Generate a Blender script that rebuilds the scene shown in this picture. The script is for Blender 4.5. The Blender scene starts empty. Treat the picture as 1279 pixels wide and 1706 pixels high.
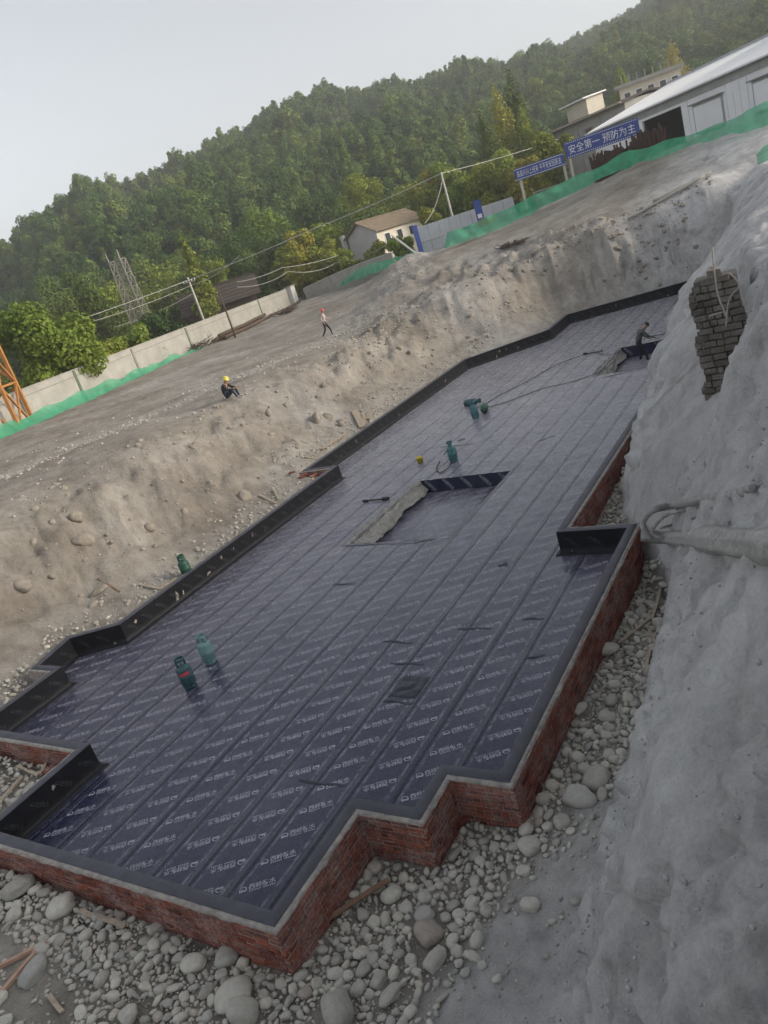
import bpy, bmesh, math, random
import numpy as np
from mathutils import Matrix, Vector

random.seed(7)
RNG = np.random.default_rng(11)
SC = bpy.context.scene
COL = SC.collection

# ------------------------------------------------------------------ camera
CAM_H = 7.0
FPX = 1265.0                       # focal length in pixels of a 1279 x 1706 picture
_v1 = np.array([1420.0 - 640, 150.0 - 853, FPX])
_v2 = np.array([-1256.0 - 640, 1019.0 - 853, FPX])
_Y = _v1 / np.linalg.norm(_v1)
_X = -_v2 / np.linalg.norm(_v2)
_X = _X - _Y * (_X @ _Y)
_X /= np.linalg.norm(_X)
ROT = np.array([_X, _Y, np.cross(_X, _Y)])
cam = bpy.data.cameras.new('camera')
cam.sensor_fit = 'VERTICAL'
cam.sensor_height = 36.0
cam.sensor_width = 27.0
cam.lens = FPX / 1706.0 * 36.0
cam.clip_start = 0.05
cam.clip_end = 4000
cam_ob = bpy.data.objects.new('camera', cam)
COL.objects.link(cam_ob)
_r, _u, _b = ROT @ np.array([1, 0, 0]), ROT @ np.array([0, -1, 0]), ROT @ np.array([0, 0, -1])
cam_ob.matrix_world = Matrix(((_r[0], _u[0], _b[0], 0), (_r[1], _u[1], _b[1], 0), (_r[2], _u[2], _b[2], CAM_H), (0, 0, 0, 1)))
SC.camera = cam_ob

# ------------------------------------------------------------------ light
SUN_AZ, SUN_EL = math.radians(70), math.radians(17)     # azimuth from +Y towards +X
world = bpy.data.worlds.new('World')
SC.world = world
world.use_nodes = True
wn = world.node_tree.nodes
wl = world.node_tree.links
wn.clear()
sky = wn.new('ShaderNodeTexSky')
sky.sky_type = 'NISHITA'
sky.sun_disc = False
sky.sun_elevation = SUN_EL
sky.sun_rotation = SUN_AZ
sky.altitude = 500
sky.air_density = 1.0
sky.dust_density = 4.0
sky.ozone_density = 1.0
hs = wn.new('ShaderNodeHueSaturation')
hs.inputs['Saturation'].default_value = 0.25
bg = wn.new('ShaderNodeBackground')
bg.inputs['Strength'].default_value = 0.15
wo = wn.new('ShaderNodeOutputWorld')
wl.new(sky.outputs[0], hs.inputs['Color'])
wl.new(hs.outputs[0], bg.inputs[0])
wl.new(bg.outputs[0], wo.inputs[0])
sun = bpy.data.lights.new('sun', 'SUN')
sun.energy = 1.6
sun.angle = math.radians(11)
sun.color = (1.0, 0.84, 0.62)
sun_ob = bpy.data.objects.new('sun', sun)
COL.objects.link(sun_ob)
_d = Vector((math.sin(SUN_AZ) * math.cos(SUN_EL), math.cos(SUN_AZ) * math.cos(SUN_EL), math.sin(SUN_EL)))
sun_ob.rotation_euler = _d.to_track_quat('Z', 'Y').to_euler()
SC.view_settings.view_transform = 'Standard'
SC.view_settings.look = 'None'
SC.view_settings.exposure = 0.80
SC.view_settings.gamma = 1.0
SC.view_settings.use_curve_mapping = False
SC.cycles.volume_bounces = 0
SC.cycles.max_bounces = 4
SC.cycles.diffuse_bounces = 3
SC.cycles.glossy_bounces = 2
SC.cycles.transmission_bounces = 2
SC.cycles.transparent_max_bounces = 6
SC.cycles.adaptive_threshold = 0.025

# ------------------------------------------------------------------ helpers: noise
def _hash(ix, iy, iz, seed):
    h = (ix.astype(np.int64) * 374761393 + iy.astype(np.int64) * 668265263 + iz.astype(np.int64) * 2147483647 + seed * 974634777) & 0xFFFFFFFF
    h = ((h ^ (h >> 13)) * 1274126177) & 0xFFFFFFFF
    h = h ^ (h >> 16)
    return (h & 0xFFFF) / 65535.0

def vnoise(x, y, z, seed=0):
    x, y, z = np.broadcast_arrays(np.asarray(x, float), np.asarray(y, float), np.asarray(z, float))
    ix, iy, iz = np.floor(x), np.floor(y), np.floor(z)
    fx, fy, fz = x - ix, y - iy, z - iz
    ux, uy, uz = [f * f * f * (f * (f * 6 - 15) + 10) for f in (fx, fy, fz)]
    out = 0
    for dx in (0, 1):
        wx = ux if dx else 1 - ux
        for dy in (0, 1):
            wy = uy if dy else 1 - uy
            for dz in (0, 1):
                wz = uz if dz else 1 - uz
                out = out + wx * wy * wz * _hash(ix + dx, iy + dy, iz + dz, seed)
    return out * 2 - 1

def fbm(x, y, z=0.0, octaves=4, seed=0, gain=0.5):
    a, s, f = 1.0, 0.0, 1.0
    for o in range(octaves):
        s = s + a * vnoise(np.asarray(x) * f + 17.3 * o, np.asarray(y) * f - 9.1 * o, np.asarray(z) * f + 3.7 * o, seed + o)
        a *= gain
        f *= 2.03
    return s

def sstep(a, b, x):
    t = np.clip((np.asarray(x, float) - a) / (b - a), 0, 1)
    return t * t * (3 - 2 * t)

# ------------------------------------------------------------------ helpers: objects
def link(o, parent=None):
    COL.objects.link(o)
    if parent is not None:
        o.parent = parent
    return o

def mesh_from(verts, faces, smooth=False):
    me = bpy.data.meshes.new('mesh')
    me.from_pydata([tuple(map(float, v)) for v in verts], [], [tuple(map(int, f)) for f in faces])
    if smooth:
        me.polygons.foreach_set('use_smooth', [True] * len(me.polygons))
    me.update()
    return me

def mesh_np(V, F, smooth=True):
    """V (n,3) and F (m,k) arrays of equal-sided faces."""
    V = np.asarray(V, np.float32)
    F = np.asarray(F, np.int32)
    k = F.shape[1]
    me = bpy.data.meshes.new('mesh')
    me.vertices.add(len(V))
    me.vertices.foreach_set('co', V.ravel())
    me.loops.add(F.size)
    me.loops.foreach_set('vertex_index', F.ravel())
    me.polygons.add(len(F))
    me.polygons.foreach_set('loop_start', np.arange(0, F.size, k, dtype=np.int32))
    me.polygons.foreach_set('loop_total', np.full(len(F), k, np.int32))
    if smooth:
        me.polygons.foreach_set('use_smooth', np.ones(len(F), bool))
    me.update(calc_edges=True)
    me.validate()
    return me

def attr(me, name, data):
    a = me.attributes.new(name, 'FLOAT', 'POINT')
    a.data.foreach_set('value', np.asarray(data, np.float32))

def obj(name, me, material=None, parent=None, loc=None, rot=None, scale=None):
    o = bpy.data.objects.new(name, me)
    if material is not None and me is not None and len(me.materials) == 0:
        for m in (material if isinstance(material, (list, tuple)) else [material]):
            me.materials.append(m)
    link(o, parent)
    if loc is not None: o.location = loc
    if rot is not None: o.rotation_euler = rot
    if scale is not None: o.scale = scale
    return o

def tag(o, label=None, cat=None, group=None, kind=None):
    if label: o['label'] = label
    if cat: o['category'] = cat
    if group: o['group'] = group
    if kind: o['kind'] = kind
    return o

def thing(name, label, cat, loc=(0, 0, 0), rotz=0.0, group=None):
    o = bpy.data.objects.new(name, None)
    o.empty_display_size = 0.2
    link(o)
    o.location = loc
    o.rotation_euler = (0, 0, rotz)
    return tag(o, label, cat, group)

def copy_tree(o, parent=None):
    c = o.copy()
    COL.objects.link(c)
    c.parent = parent
    for ch in list(o.children):
        copy_tree(ch, c)
    return c

class MB:
    """collects boxes, tubes and lathes into one mesh"""
    def __init__(self):
        self.v, self.f = [], []
    def add(self, vs, fs):
        n = len(self.v)
        self.v += [tuple(map(float, p)) for p in vs]
        self.f += [tuple(n + i for i in q) for q in fs]
        return self
    def box(self, c, s, rz=0.0, rx=0.0, ry=0.0):
        m = Matrix.Translation(c) @ Matrix.Rotation(rz, 4, 'Z') @ Matrix.Rotation(ry, 4, 'Y') @ Matrix.Rotation(rx, 4, 'X')
        vs = [m @ Vector((x * s[0] / 2, y * s[1] / 2, z * s[2] / 2)) for x in (-1, 1) for y in (-1, 1) for z in (-1, 1)]
        return self.add(vs, [(0, 1, 3, 2), (4, 6, 7, 5), (0, 4, 5, 1), (2, 3, 7, 6), (0, 2, 6, 4), (1, 5, 7, 3)])
    def bar(self, a, b, w, h=None, up=(0, 0, 1)):
        a, b = Vector(a), Vector(b)
        h = w if h is None else h
        d = (b - a).normalized()
        u = Vector(up)
        if abs(d.dot(u)) > 0.98: u = Vector((1, 0, 0))
        s = d.cross(u).normalized()
        u = s.cross(d).normalized()
        vs = [p + s * (i * w / 2) + u * (j * h / 2) for p in (a, b) for i, j in ((-1, -1), (1, -1), (1, 1), (-1, 1))]
        return self.add(vs, [(3, 2, 1, 0), (4, 5, 6, 7), (0, 1, 5, 4), (1, 2, 6, 5), (2, 3, 7, 6), (3, 0, 4, 7)])
    def tube(self, pts, r, n=8, cap=True):
        pts = [Vector(p) for p in pts]
        rs = r if isinstance(r, (list, tuple)) else [r] * len(pts)
        prev = None
        rings = []
        for i, p in enumerate(pts):
            d = (pts[min(i + 1, len(pts) - 1)] - pts[max(i - 1, 0)]).normalized()
            if prev is None:
                u = Vector((0, 0, 1)) if abs(d.z) < 0.9 else Vector((1, 0, 0))
                s = d.cross(u).normalized()
            else:
                s = (prev - d * prev.dot(d)).normalized()
            prev = s
            t = d.cross(s)
            rings.append([p + (s * math.cos(2 * math.pi * k / n) + t * math.sin(2 * math.pi * k / n)) * rs[i] for k in range(n)])
        vs = [q for ring in rings for q in ring]
        fs = []
        for i in range(len(rings) - 1):
            for k in range(n):
                a, b = i * n + k, i * n + (k + 1) % n
                fs.append((a, b, b + n, a + n))
        if cap:
            fs.append(tuple(range(n - 1, -1, -1)))
            fs.append(tuple(range(len(vs) - n, len(vs))))
        return self.add(vs, fs)
    def lathe(self, prof, n=16, c=(0, 0, 0)):
        vs, fs = [], []
        for (r, z) in prof:
            for k in range(n):
                a = 2 * math.pi * k / n
                vs.append((c[0] + r * math.cos(a), c[1] + r * math.sin(a), c[2] + z))
        for i in range(len(prof) - 1):
            for k in range(n):
                a, b = i * n + k, i * n + (k + 1) % n
                fs.append((a, b, b + n, a + n))
        return self.add(vs, fs)
    def mesh(self, smooth=False):
        return mesh_from(self.v, self.f, smooth)
    def build(self, name, material, parent=None, smooth=False, **kw):
        return obj(name, self.mesh(smooth), material, parent, **kw)

# ------------------------------------------------------------------ helpers: picture measurements -> places
def ray(px, py):
    d = ROT @ np.array([px - 640.0, py - 853.0, FPX])
    return d / np.linalg.norm(d)
def at_z(px, py, z):
    d = ray(px, py)
    t = (z - CAM_H) / d[2]
    return np.array([d[0] * t, d[1] * t, z])
def at_d(px, py, dist):
    """point at horizontal distance dist from the camera position"""
    d = ray(px, py)
    t = dist / math.hypot(d[0], d[1])
    return np.array([d[0] * t, d[1] * t, CAM_H + d[2] * t])

# ------------------------------------------------------------------ helpers: materials
def nt_new(name):
    m = bpy.data.materials.new(name)
    m.use_nodes = True
    nt = m.node_tree
    b = nt.nodes['Principled BSDF']
    return m, nt, b

def nd(nt, t, **kw):
    n = nt.nodes.new(t)
    for k, v in kw.items():
        setattr(n, k, v)
    return n

def ramp(nt, fac, stops, interp='LINEAR'):
    r = nd(nt, 'ShaderNodeValToRGB')
    r.color_ramp.interpolation = interp
    e = r.color_ramp.elements
    while len(e) < len(stops):
        e.new(0.5)
    for i, (p, c) in enumerate(stops):
        e[i].position = p
        e[i].color = (c[0], c[1], c[2], 1) if not isinstance(c, (int, float)) else (c, c, c, 1)
    nt.links.new(fac, r.inputs[0])
    return r.outputs[0]

def noise(nt, scale, detail=4, rough=0.55, coord=None, dist=0.0):
    n = nd(nt, 'ShaderNodeTexNoise')
    n.inputs['Scale'].default_value = scale
    n.inputs['Detail'].default_value = detail
    n.inputs['Roughness'].default_value = rough
    n.inputs['Distortion'].default_value = dist
    if coord is not None:
        nt.links.new(coord, n.inputs['Vector'])
    return n.outputs['Fac']

def mixc(nt, fac, a, b, mode='MIX'):
    m = nd(nt, 'ShaderNodeMix', data_type='RGBA', blend_type=mode)
    for s, v in ((m.inputs[0], fac), (m.inputs[6], a), (m.inputs[7], b)):
        if hasattr(v, 'is_output') or hasattr(v, 'links'):
            nt.links.new(v, s)
        elif isinstance(v, (int, float)):
            s.default_value = v
        else:
            s.default_value = (v[0], v[1], v[2], 1)
    return m.outputs[2]

def math_n(nt, op, a, b=None, clamp=False):
    m = nd(nt, 'ShaderNodeMath', operation=op, use_clamp=clamp)
    for s, v in ((m.inputs[0], a), (m.inputs[1], b)):
        if v is None: continue
        if isinstance(v, (int, float)): s.default_value = v
        else: nt.links.new(v, s)
    return m.outputs[0]

def bump(nt, b, h, strength=0.3, dist=0.02):
    n = nd(nt, 'ShaderNodeBump')
    n.inputs['Strength'].default_value = strength
    n.inputs['Distance'].default_value = dist
    nt.links.new(h, n.inputs['Height'])
    nt.links.new(n.outputs[0], b.inputs['Normal'])
    return n

def coord(nt, kind='Object'):
    return nd(nt, 'ShaderNodeTexCoord').outputs[kind]

def geo_pos(nt):
    return nd(nt, 'ShaderNodeNewGeometry').outputs['Position']

def plain(name, col, rough=0.7, metal=0.0, var=0.25, scale=6.0, bmp=0.0, spec=0.4, world_coord=False):
    """colour with procedural grain and stains"""
    m, nt, b = nt_new(name)
    c = geo_pos(nt) if world_coord else coord(nt)
    f = noise(nt, scale, 6, 0.62, c)
    g = noise(nt, scale * 6, 3, 0.6, c)
    f2 = math_n(nt, 'ADD', math_n(nt, 'MULTIPLY', f, 0.7), math_n(nt, 'MULTIPLY', g, 0.3))
    lo = [max(0, v * (1 - var)) for v in col]
    hi = [min(1, v * (1 + var)) for v in col]
    nt.links.new(ramp(nt, f2, [(0.3, lo), (0.7, hi)]), b.inputs['Base Color'])
    b.inputs['Roughness'].default_value = rough
    b.inputs['Metallic'].default_value = metal
    b.inputs['Specular IOR Level'].default_value = spec
    if bmp:
        bump(nt, b, f2, bmp, 0.03)
    return m

# ------------------------------------------------------------------ the basin's plan (inner face of the brick upstand, counter-clockwise)
WALL_H, WALL_T = 0.52, 0.24
PLAN = [(-6.15, 4.09), (-6.15, 5.89), (-5.19, 5.89), (-5.19, 6.69), (-4.31, 6.69), (-4.31, 13.65), (-5.77, 13.65),
        (-5.77, 43.9), (-8.43, 42.95), (-13.75, 41.1), (-13.67, 37.7), (-17.03, 34.35), (-17.03, 20.1), (-15.68, 20.1),
        (-15.68, 9.95), (-16.85, 9.3), (-16.55, 8.2), (-15.68, 8.2), (-15.68, 6.1), (-12.04, 6.1), (-12.04, 4.09)]
PL = np.array(PLAN)

def offset_poly(P, d):
    """mitred offset, d > 0 outward for a counter-clockwise polygon"""
    n = len(P)
    out = []
    for i in range(n):
        a, b, c = P[i - 1], P[i], P[(i + 1) % n]
        e1, e2 = (b - a) / np.linalg.norm(b - a), (c - b) / np.linalg.norm(c - b)
        n1, n2 = np.array([e1[1], -e1[0]]), np.array([e2[1], -e2[0]])
        m = (n1 + n2) / (1 + n1 @ n2)
        out.append(b + m * d)
    return np.array(out)

def plan_sdf(x, y):
    """signed distance to the inner wall line, negative inside"""
    x, y = np.asarray(x, float), np.asarray(y, float)
    dist = np.full(x.shape, 1e9)
    inside = np.zeros(x.shape, bool)
    n = len(PL)
    for i in range(n):
        a, b = PL[i], PL[(i + 1) % n]
        e = b - a
        t = np.clip(((x - a[0]) * e[0] + (y - a[1]) * e[1]) / (e @ e), 0, 1)
        dist = np.minimum(dist, np.hypot(x - a[0] - t * e[0], y - a[1] - t * e[1]))
        cond = (a[1] > y) != (b[1] > y)
        with np.errstate(divide='ignore', invalid='ignore'):
            xi = a[0] + (y - a[1]) * e[0] / (e[1] if e[1] != 0 else 1e-12)
        inside ^= cond & (x < xi)
    return np.where(inside, -dist, dist)

# ------------------------------------------------------------------ ground height
CTRL = [(-3.5, 4, -.1), (-4.5, 3, -.12), (-3.6, 8, -.05), (-3.7, 11, -.2), (-3.8, 13.2, -.28), (-5, 16, -.05), (-5.2, 22, 0), (-5.2, 30, 0.1),
        (-6, 3.3, -.12), (-9, 3.2, .03), (-12, 3.3, .17), (-6, 0, -.1), (-12, 0, .2), (-18, 0, .4), (-4, 0, -.1), (-6, -8, 0), (-20, -8, .8), (-4, -10, 0),
        (-13.5, 5, .2), (-15.5, 5, .27), (-17, 4.5, .3), (-16.3, 7, .3), (-17.4, 8.8, .35), (-16.4, 11, .33), (-16.3, 15, .33), (-16.3, 19, .33),
        (-17.6, 24, .33), (-17.6, 30, .38), (-17.7, 34, .42), (-15.6, 36.8, .42), (-14.4, 38.5, .45), (-14.3, 41.5, .45), (-11, 42.75, .45), (-8.5, 43.6, .5),
        (-10, 25, .2), (-10, 35, .3), (-10, 10, 0),
        # left bank: apron, face, crest, bench behind the crest
        (-18.2, 9.5, .75), (-18, 14, .7), (-18, 18.5, .7), (-18.9, 25, .75), (-18.9, 31, .8), (-18.9, 35, 1.0),
        (-19.6, 9.5, 1.75), (-19.5, 13.5, 1.75), (-19.5, 18, 1.7), (-20.3, 24, 1.75), (-20.4, 30, 1.7), (-20.2, 35, 1.9),
        (-21.3, 8, 2.85), (-21.3, 13.5, 2.95), (-21.2, 17.4, 2.95), (-22.1, 23.3, 2.95), (-22.2, 27.2, 2.92), (-22.5, 32.6, 2.8), (-21.9, 36.4, 2.85),
        (-22.8, 8, 2.95), (-22.8, 15, 3.0), (-23.6, 23, 2.98), (-24, 30, 2.85), (-24.2, 36, 2.7),
        (-30, 10, 3.0), (-30, 17, 3.0), (-29, 25, 2.85), (-30, 42, 2.65), (-33, 33, 2.75), (-38, 22, 3.1), (-40, 35, 2.95), (-45, 45, 3.05),
        (-41.6, 24.5, 3.2), (-49, 36.6, 3.2), (-49.3, 42.6, 3.2), (-52, 51.8, 3.2), (-56, 67, 3.2), (-65, 90, 3.3), (-60, 20, 3.2), (-80, 50, 3.2),
        (-45, 5, 3.2), (-60, -10, 3.5), (-30, -10, 2.8), (-40, 60, 3.1), (-45, 75, 3.4),
        # far cut: face, crest, bench behind
        (-18.3, 37.2, 1.7), (-16.0, 39.2, 1.6), (-15.4, 42.3, 1.8), (-11.6, 43.6, 2.2), (-8.8, 44.5, 2.4), (-6.6, 45.0, 2.6),
        (-19.6, 38.8, 3.3), (-17.6, 40.8, 3.4), (-16.0, 43.4, 3.35), (-12.2, 44.7, 3.85), (-9.3, 45.6, 4.3), (-6.9, 46.4, 4.7),
        (-20.8, 40.5, 3.35), (-18.4, 42.6, 3.5), (-16.4, 45.2, 3.6), (-12.6, 46.4, 4.1), (-9.8, 47.6, 4.5), (-7.3, 48.6, 4.9),
        (-30, 50, 3.4), (-24, 50, 4.0), (-35, 56, 4.4), (-26, 56, 5.0), (-20, 58.3, 5.35), (-16.5, 59, 5.9), (-12, 59.5, 6.7), (-5, 57, 6.6),
        (-20, 50, 4.2), (-14, 51, 4.7), (-9, 54, 5.6), (4, 55, 6.5), (-40, 90, 4.6), (-22, 80, 5.6), (-5, 80, 6.7), (15, 80, 7), (10, 40, 6.5), (10, 20, 6.4),
        (-20, 110, 5.5), (-60, 125, 4.0), (-110, 90, 3.4), (-100, 30, 3.2), (20, 110, 7), (6, 0, 5.8), (6, -10, 5.8), (30, 40, 7), (30, 0, 6.5), (-40, -40, 3)]
CT = np.array(CTRL, float)

def _phi(d2):
    return np.where(d2 > 1e-9, 0.5 * d2 * np.log(np.maximum(d2, 1e-9)), 0.0)
_n = len(CT)
_K = _phi(((CT[:, None, :2] - CT[None, :, :2]) ** 2).sum(-1)) + np.eye(_n) * 0.06
_Pm = np.c_[np.ones(_n), CT[:, :2]]
_A = np.block([[_K, _Pm], [_Pm.T, np.zeros((3, 3))]])
_W = np.linalg.solve(_A, np.r_[CT[:, 2], 0, 0, 0])

def tps(x, y):
    s = _W[_n] + _W[_n + 1] * x + _W[_n + 2] * y
    for i in range(_n):
        s = s + _W[i] * _phi((x - CT[i, 0]) ** 2 + (y - CT[i, 1]) ** 2)
    return s

BANK = [(-60, [(-3.4, -.2), (-2.2, 1.8), (-1.15, 3.7), (-.12, 5.1), (1, 5.5), (9, 5.9)]),
        (2.0, [(-3.0, -.15), (-2.1, 1.7), (-1.15, 3.55), (-.12, 5.0), (.8, 5.45), (9, 5.9)]),
        (6.0, [(-3.0, -.1), (-2.3, 1.75), (-1.45, 3.45), (-.45, 5.1), (.5, 5.6), (9, 6.1)]),
        (9.0, [(-3.05, -.1), (-2.5, 1.6), (-1.8, 3.2), (-1.05, 4.85), (-.5, 5.7), (9, 6.3)]),
        (11.0, [(-3.2, -.1), (-2.35, 2.3), (-1.75, 3.6), (-1.3, 4.9), (-.85, 5.9), (9, 6.5)]),
        (11.9, [(-3.35, -.15), (-2.45, 2.0), (-1.65, 3.4), (-1.15, 4.7), (-.65, 5.8), (9, 6.5)]),
        (12.8, [(-3.85, -.2), (-3.2, 1.1), (-2.7, 2.0), (-2.0, 2.7), (-1.5, 4.2), (-.8, 5.5), (9, 6.5)]),
        (15.0, [(-4.96, -.1), (-4.05, 1.5), (-3.0, 2.5), (-2.05, 3.2), (-1.6, 4.8), (9, 6.5)]),
        (18.0, [(-5.45, 0), (-4.75, 1.6), (-4.15, 2.75), (-3, 3.9), (-2, 4.8), (9, 6.5)]),
        (24.0, [(-5.6, .1), (-5.1, 1.8), (-4.65, 3.0), (-4, 3.7), (-2.5, 4.8), (9, 6.5)]),
        (36.0, [(-5.6, .1), (-5.05, 2.2), (-4.6, 3.2), (-4, 4.0), (-2.5, 5), (9, 6.5)]),
        (46.0, [(-6.2, 1.0), (-5.7, 3.0), (-5.2, 4.2), (-4, 4.8), (9, 6.5)]),
        (56.0, [(-7, 3), (-6, 5), (-5, 6), (9, 6.6)]),
        (400.0, [(-7, 3), (-6, 5), (-5, 6), (9, 6.6)])]

def bank_z(x, y):
    x, y = np.asarray(x, float), np.asarray(y, float)
    ys = [b[0] for b in BANK]
    zs = []
    for _, pr in BANK:
        px = [p[0] for p in pr]
        pz = [p[1] for p in pr]
        z = np.interp(x, px, pz)
        zs.append(np.where(x < px[0], pz[0] - (px[0] - x) * 2.2, z))
    zs = np.array(zs)
    i = np.clip(np.searchsorted(ys, y, side='right') - 1, 0, len(ys) - 2)
    y0, y1 = np.array(ys)[i], np.array(ys)[i + 1]
    t = np.clip((y - y0) / (y1 - y0), 0, 1)
    t = t * t * (3 - 2 * t)
    idx = np.indices(x.shape)
    return zs[(i,) + tuple(idx)] * (1 - t) + zs[(i + 1,) + tuple(idx)] * t

def ground_raw(x, y):
    r = np.hypot(x, y)
    base = tps(x, y)
    w = sstep(95, 150, r)
    base = base * (1 - w) + w * 3.2
    bk = bank_z(x, y)
    bw = 1 - sstep(60, 75, y)
    bk = np.where(bw > 0, bk * bw + (1 - bw) * base, base)
    k = 0.12                                     # soft maximum
    h = np.clip(0.5 + 0.5 * (bk - base) / k, 0, 1)
    return base * (1 - h) + bk * h + k * h * (1 - h), h

def ground_z(x, y, detail=True):
    x, y = np.atleast_1d(np.asarray(x, float)), np.atleast_1d(np.asarray(y, float))
    z, h = ground_raw(x, y)
    if detail:
        s = plan_sdf(x, y)
        r = np.hypot(x, y)
        rough = sstep(0.3, 3.5, s)
        ub = np.interp(y, [0, 33, 38, 44, 48], [2.75, 2.6, 3.1, 3.9, 4.3])
        slope = sstep(0.5, 0.9, z) * (1 - sstep(-0.12, 0.15, z - ub)) * (x > -24) * (y < 50)
        left = (1 - h)
        z = z + rough * left * (0.07 * fbm(x * 0.32, y * 0.22, 0, 3, 3) + slope * (0.50 * np.abs(fbm(x * 0.45, y * 0.32, 0, 4, 9)) - 0.2 + 0.20 * fbm(x * 1.3, y * 0.9, 0, 4, 29) + 0.16 * np.maximum(0, vnoise(x * 1.9, y * 1.5, 0, 33)) ** 2 + 0.045 * fbm(x * 4.2, y * 3.6, 0, 3, 36)))
        z = z + (0.35 + 0.35 * rough) * left * 0.03 * fbm(x * 2.6, y * 2.6, 0, 3, 5)
        z = z + h * sstep(0, 1.0, z) * (0.14 * fbm(x * 1.1, y * 0.7, 0, 4, 21) + 0.03 * fbm(x * 6, y * 4, 0, 3, 23))
        # spoil heap beside the ramp
        md = np.exp(-((x + 27.5) / 2.6) ** 2 - ((y - 49) / 4.6) ** 2) + 0.7 * np.exp(-((x + 31) / 2.0) ** 2 - ((y - 56) / 3.5) ** 2)
        z = z + md * (0.75 + 0.45 * np.abs(fbm(x * 0.8, y * 0.8, 0, 4, 44)))
        # wheel tracks and rubble lane on the bench
        lane = np.exp(-((x + 28.5 + 1.2 * np.sin(y * 0.14)) / 1.1) ** 2) * left
        z = z - 0.10 * lane + 0.09 * lane * fbm(x * 2.4, y * 2.4, 0, 3, 31)
        z = np.where(r > 90, z, z)
    s = plan_sdf(x, y)
    t = sstep(0.10, 0.42, s)
    z = np.where(s < 0.42, z * t + (1 - t) * np.minimum(z, -0.12), z)
    z = np.where(s < -0.7, -1.2, z)
    return z

def gz(x, y):
    return float(ground_z(x, y)[0])

def at_g(px, py, lift=0.0):
    """where the ray through a picture point meets the ground"""
    d = ray(px, py)
    ts = np.concatenate([np.arange(1.5, 30, 0.05), np.arange(30, 140, 0.25)])
    P = d[None, :] * ts[:, None]
    zz = ground_z(P[:, 0], P[:, 1])
    below = (P[:, 2] + CAM_H) < zz
    k = int(np.argmax(below)) if below.any() else len(ts) - 1
    return np.array([P[k, 0], P[k, 1], zz[k] + lift])

# ------------------------------------------------------------------ materials
def soil_material():
    m, nt, b = nt_new('soil')
    pos = geo_pos(nt)
    zn = nd(nt, 'ShaderNodeAttribute', attribute_name='grey').outputs['Fac']
    tr = nd(nt, 'ShaderNodeAttribute', attribute_name='rubble').outputs['Fac']
    n1 = noise(nt, 0.35, 6, 0.6, pos)
    n2 = noise(nt, 3.5, 8, 0.65, pos)
    n3 = noise(nt, 38, 6, 0.7, pos)
    tan = ramp(nt, n1, [(0.3, (0.195, 0.173, 0.147)), (0.52, (0.280, 0.256, 0.223)), (0.72, (0.35, 0.328, 0.294))])
    gry = ramp(nt, n1, [(0.3, (0.40, 0.40, 0.398)), (0.55, (0.50, 0.50, 0.502)), (0.75, (0.57, 0.572, 0.575))])
    c = mixc(nt, zn, tan, gry)
    c = mixc(nt, math_n(nt, 'MULTIPLY', tr, 0.6), c, ramp(nt, n2, [(0.3, (0.30, 0.285, 0.26)), (0.7, (0.46, 0.45, 0.42))]))
    c = mixc(nt, 0.55, c, ramp(nt, n2, [(0.25, 0.68), (0.5, 1.0), (0.75, 1.2)]), 'MULTIPLY')
    c = mixc(nt, 0.45, c, ramp(nt, n3, [(0.3, 0.70), (0.52, 1.02), (0.72, 1.22)]), 'MULTIPLY')
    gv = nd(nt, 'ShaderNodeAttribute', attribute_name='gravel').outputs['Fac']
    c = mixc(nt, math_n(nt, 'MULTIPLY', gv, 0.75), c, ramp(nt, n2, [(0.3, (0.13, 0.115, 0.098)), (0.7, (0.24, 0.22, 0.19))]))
    mp = nd(nt, 'ShaderNodeMapping')
    mp.inputs['Scale'].default_value = (1.6, 1.6, 0.28)
    nt.links.new(pos, mp.inputs['Vector'])
    run = noise(nt, 1.0, 6, 0.65, mp.outputs[0], 0.4)
    c = mixc(nt, 0.8, c, ramp(nt, run, [(0.34, 0.74), (0.5, 1.0), (0.66, 1.16)]), 'MULTIPLY')
    # damp, darker and rusty seams
    st = noise(nt, 0.8, 5, 0.6, pos, 1.2)
    c = mixc(nt, ramp(nt, st, [(0.56, 0.0), (0.72, 0.55)]), c, (0.17, 0.145, 0.12))
    nt.links.new(c, b.inputs['Base Color'])
    b.inputs['Roughness'].default_value = 0.95
    b.inputs['Specular IOR Level'].default_value = 0.15
    v = nd(nt, 'ShaderNodeTexVoronoi', feature='F1')
    v.inputs['Scale'].default_value = 9
    nt.links.new(pos, v.inputs['Vector'])
    hh = math_n(nt, 'ADD', math_n(nt, 'MULTIPLY', n2, 1.0), math_n(nt, 'MULTIPLY', n3, 0.65))
    hh = math_n(nt, 'ADD', hh, math_n(nt, 'MULTIPLY', math_n(nt, 'SUBTRACT', 0.5, v.outputs['Distance']), 0.25))
    bump(nt, b, hh, 0.7, 0.09)
    return m
M = {}
M['soil'] = soil_material()

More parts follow.
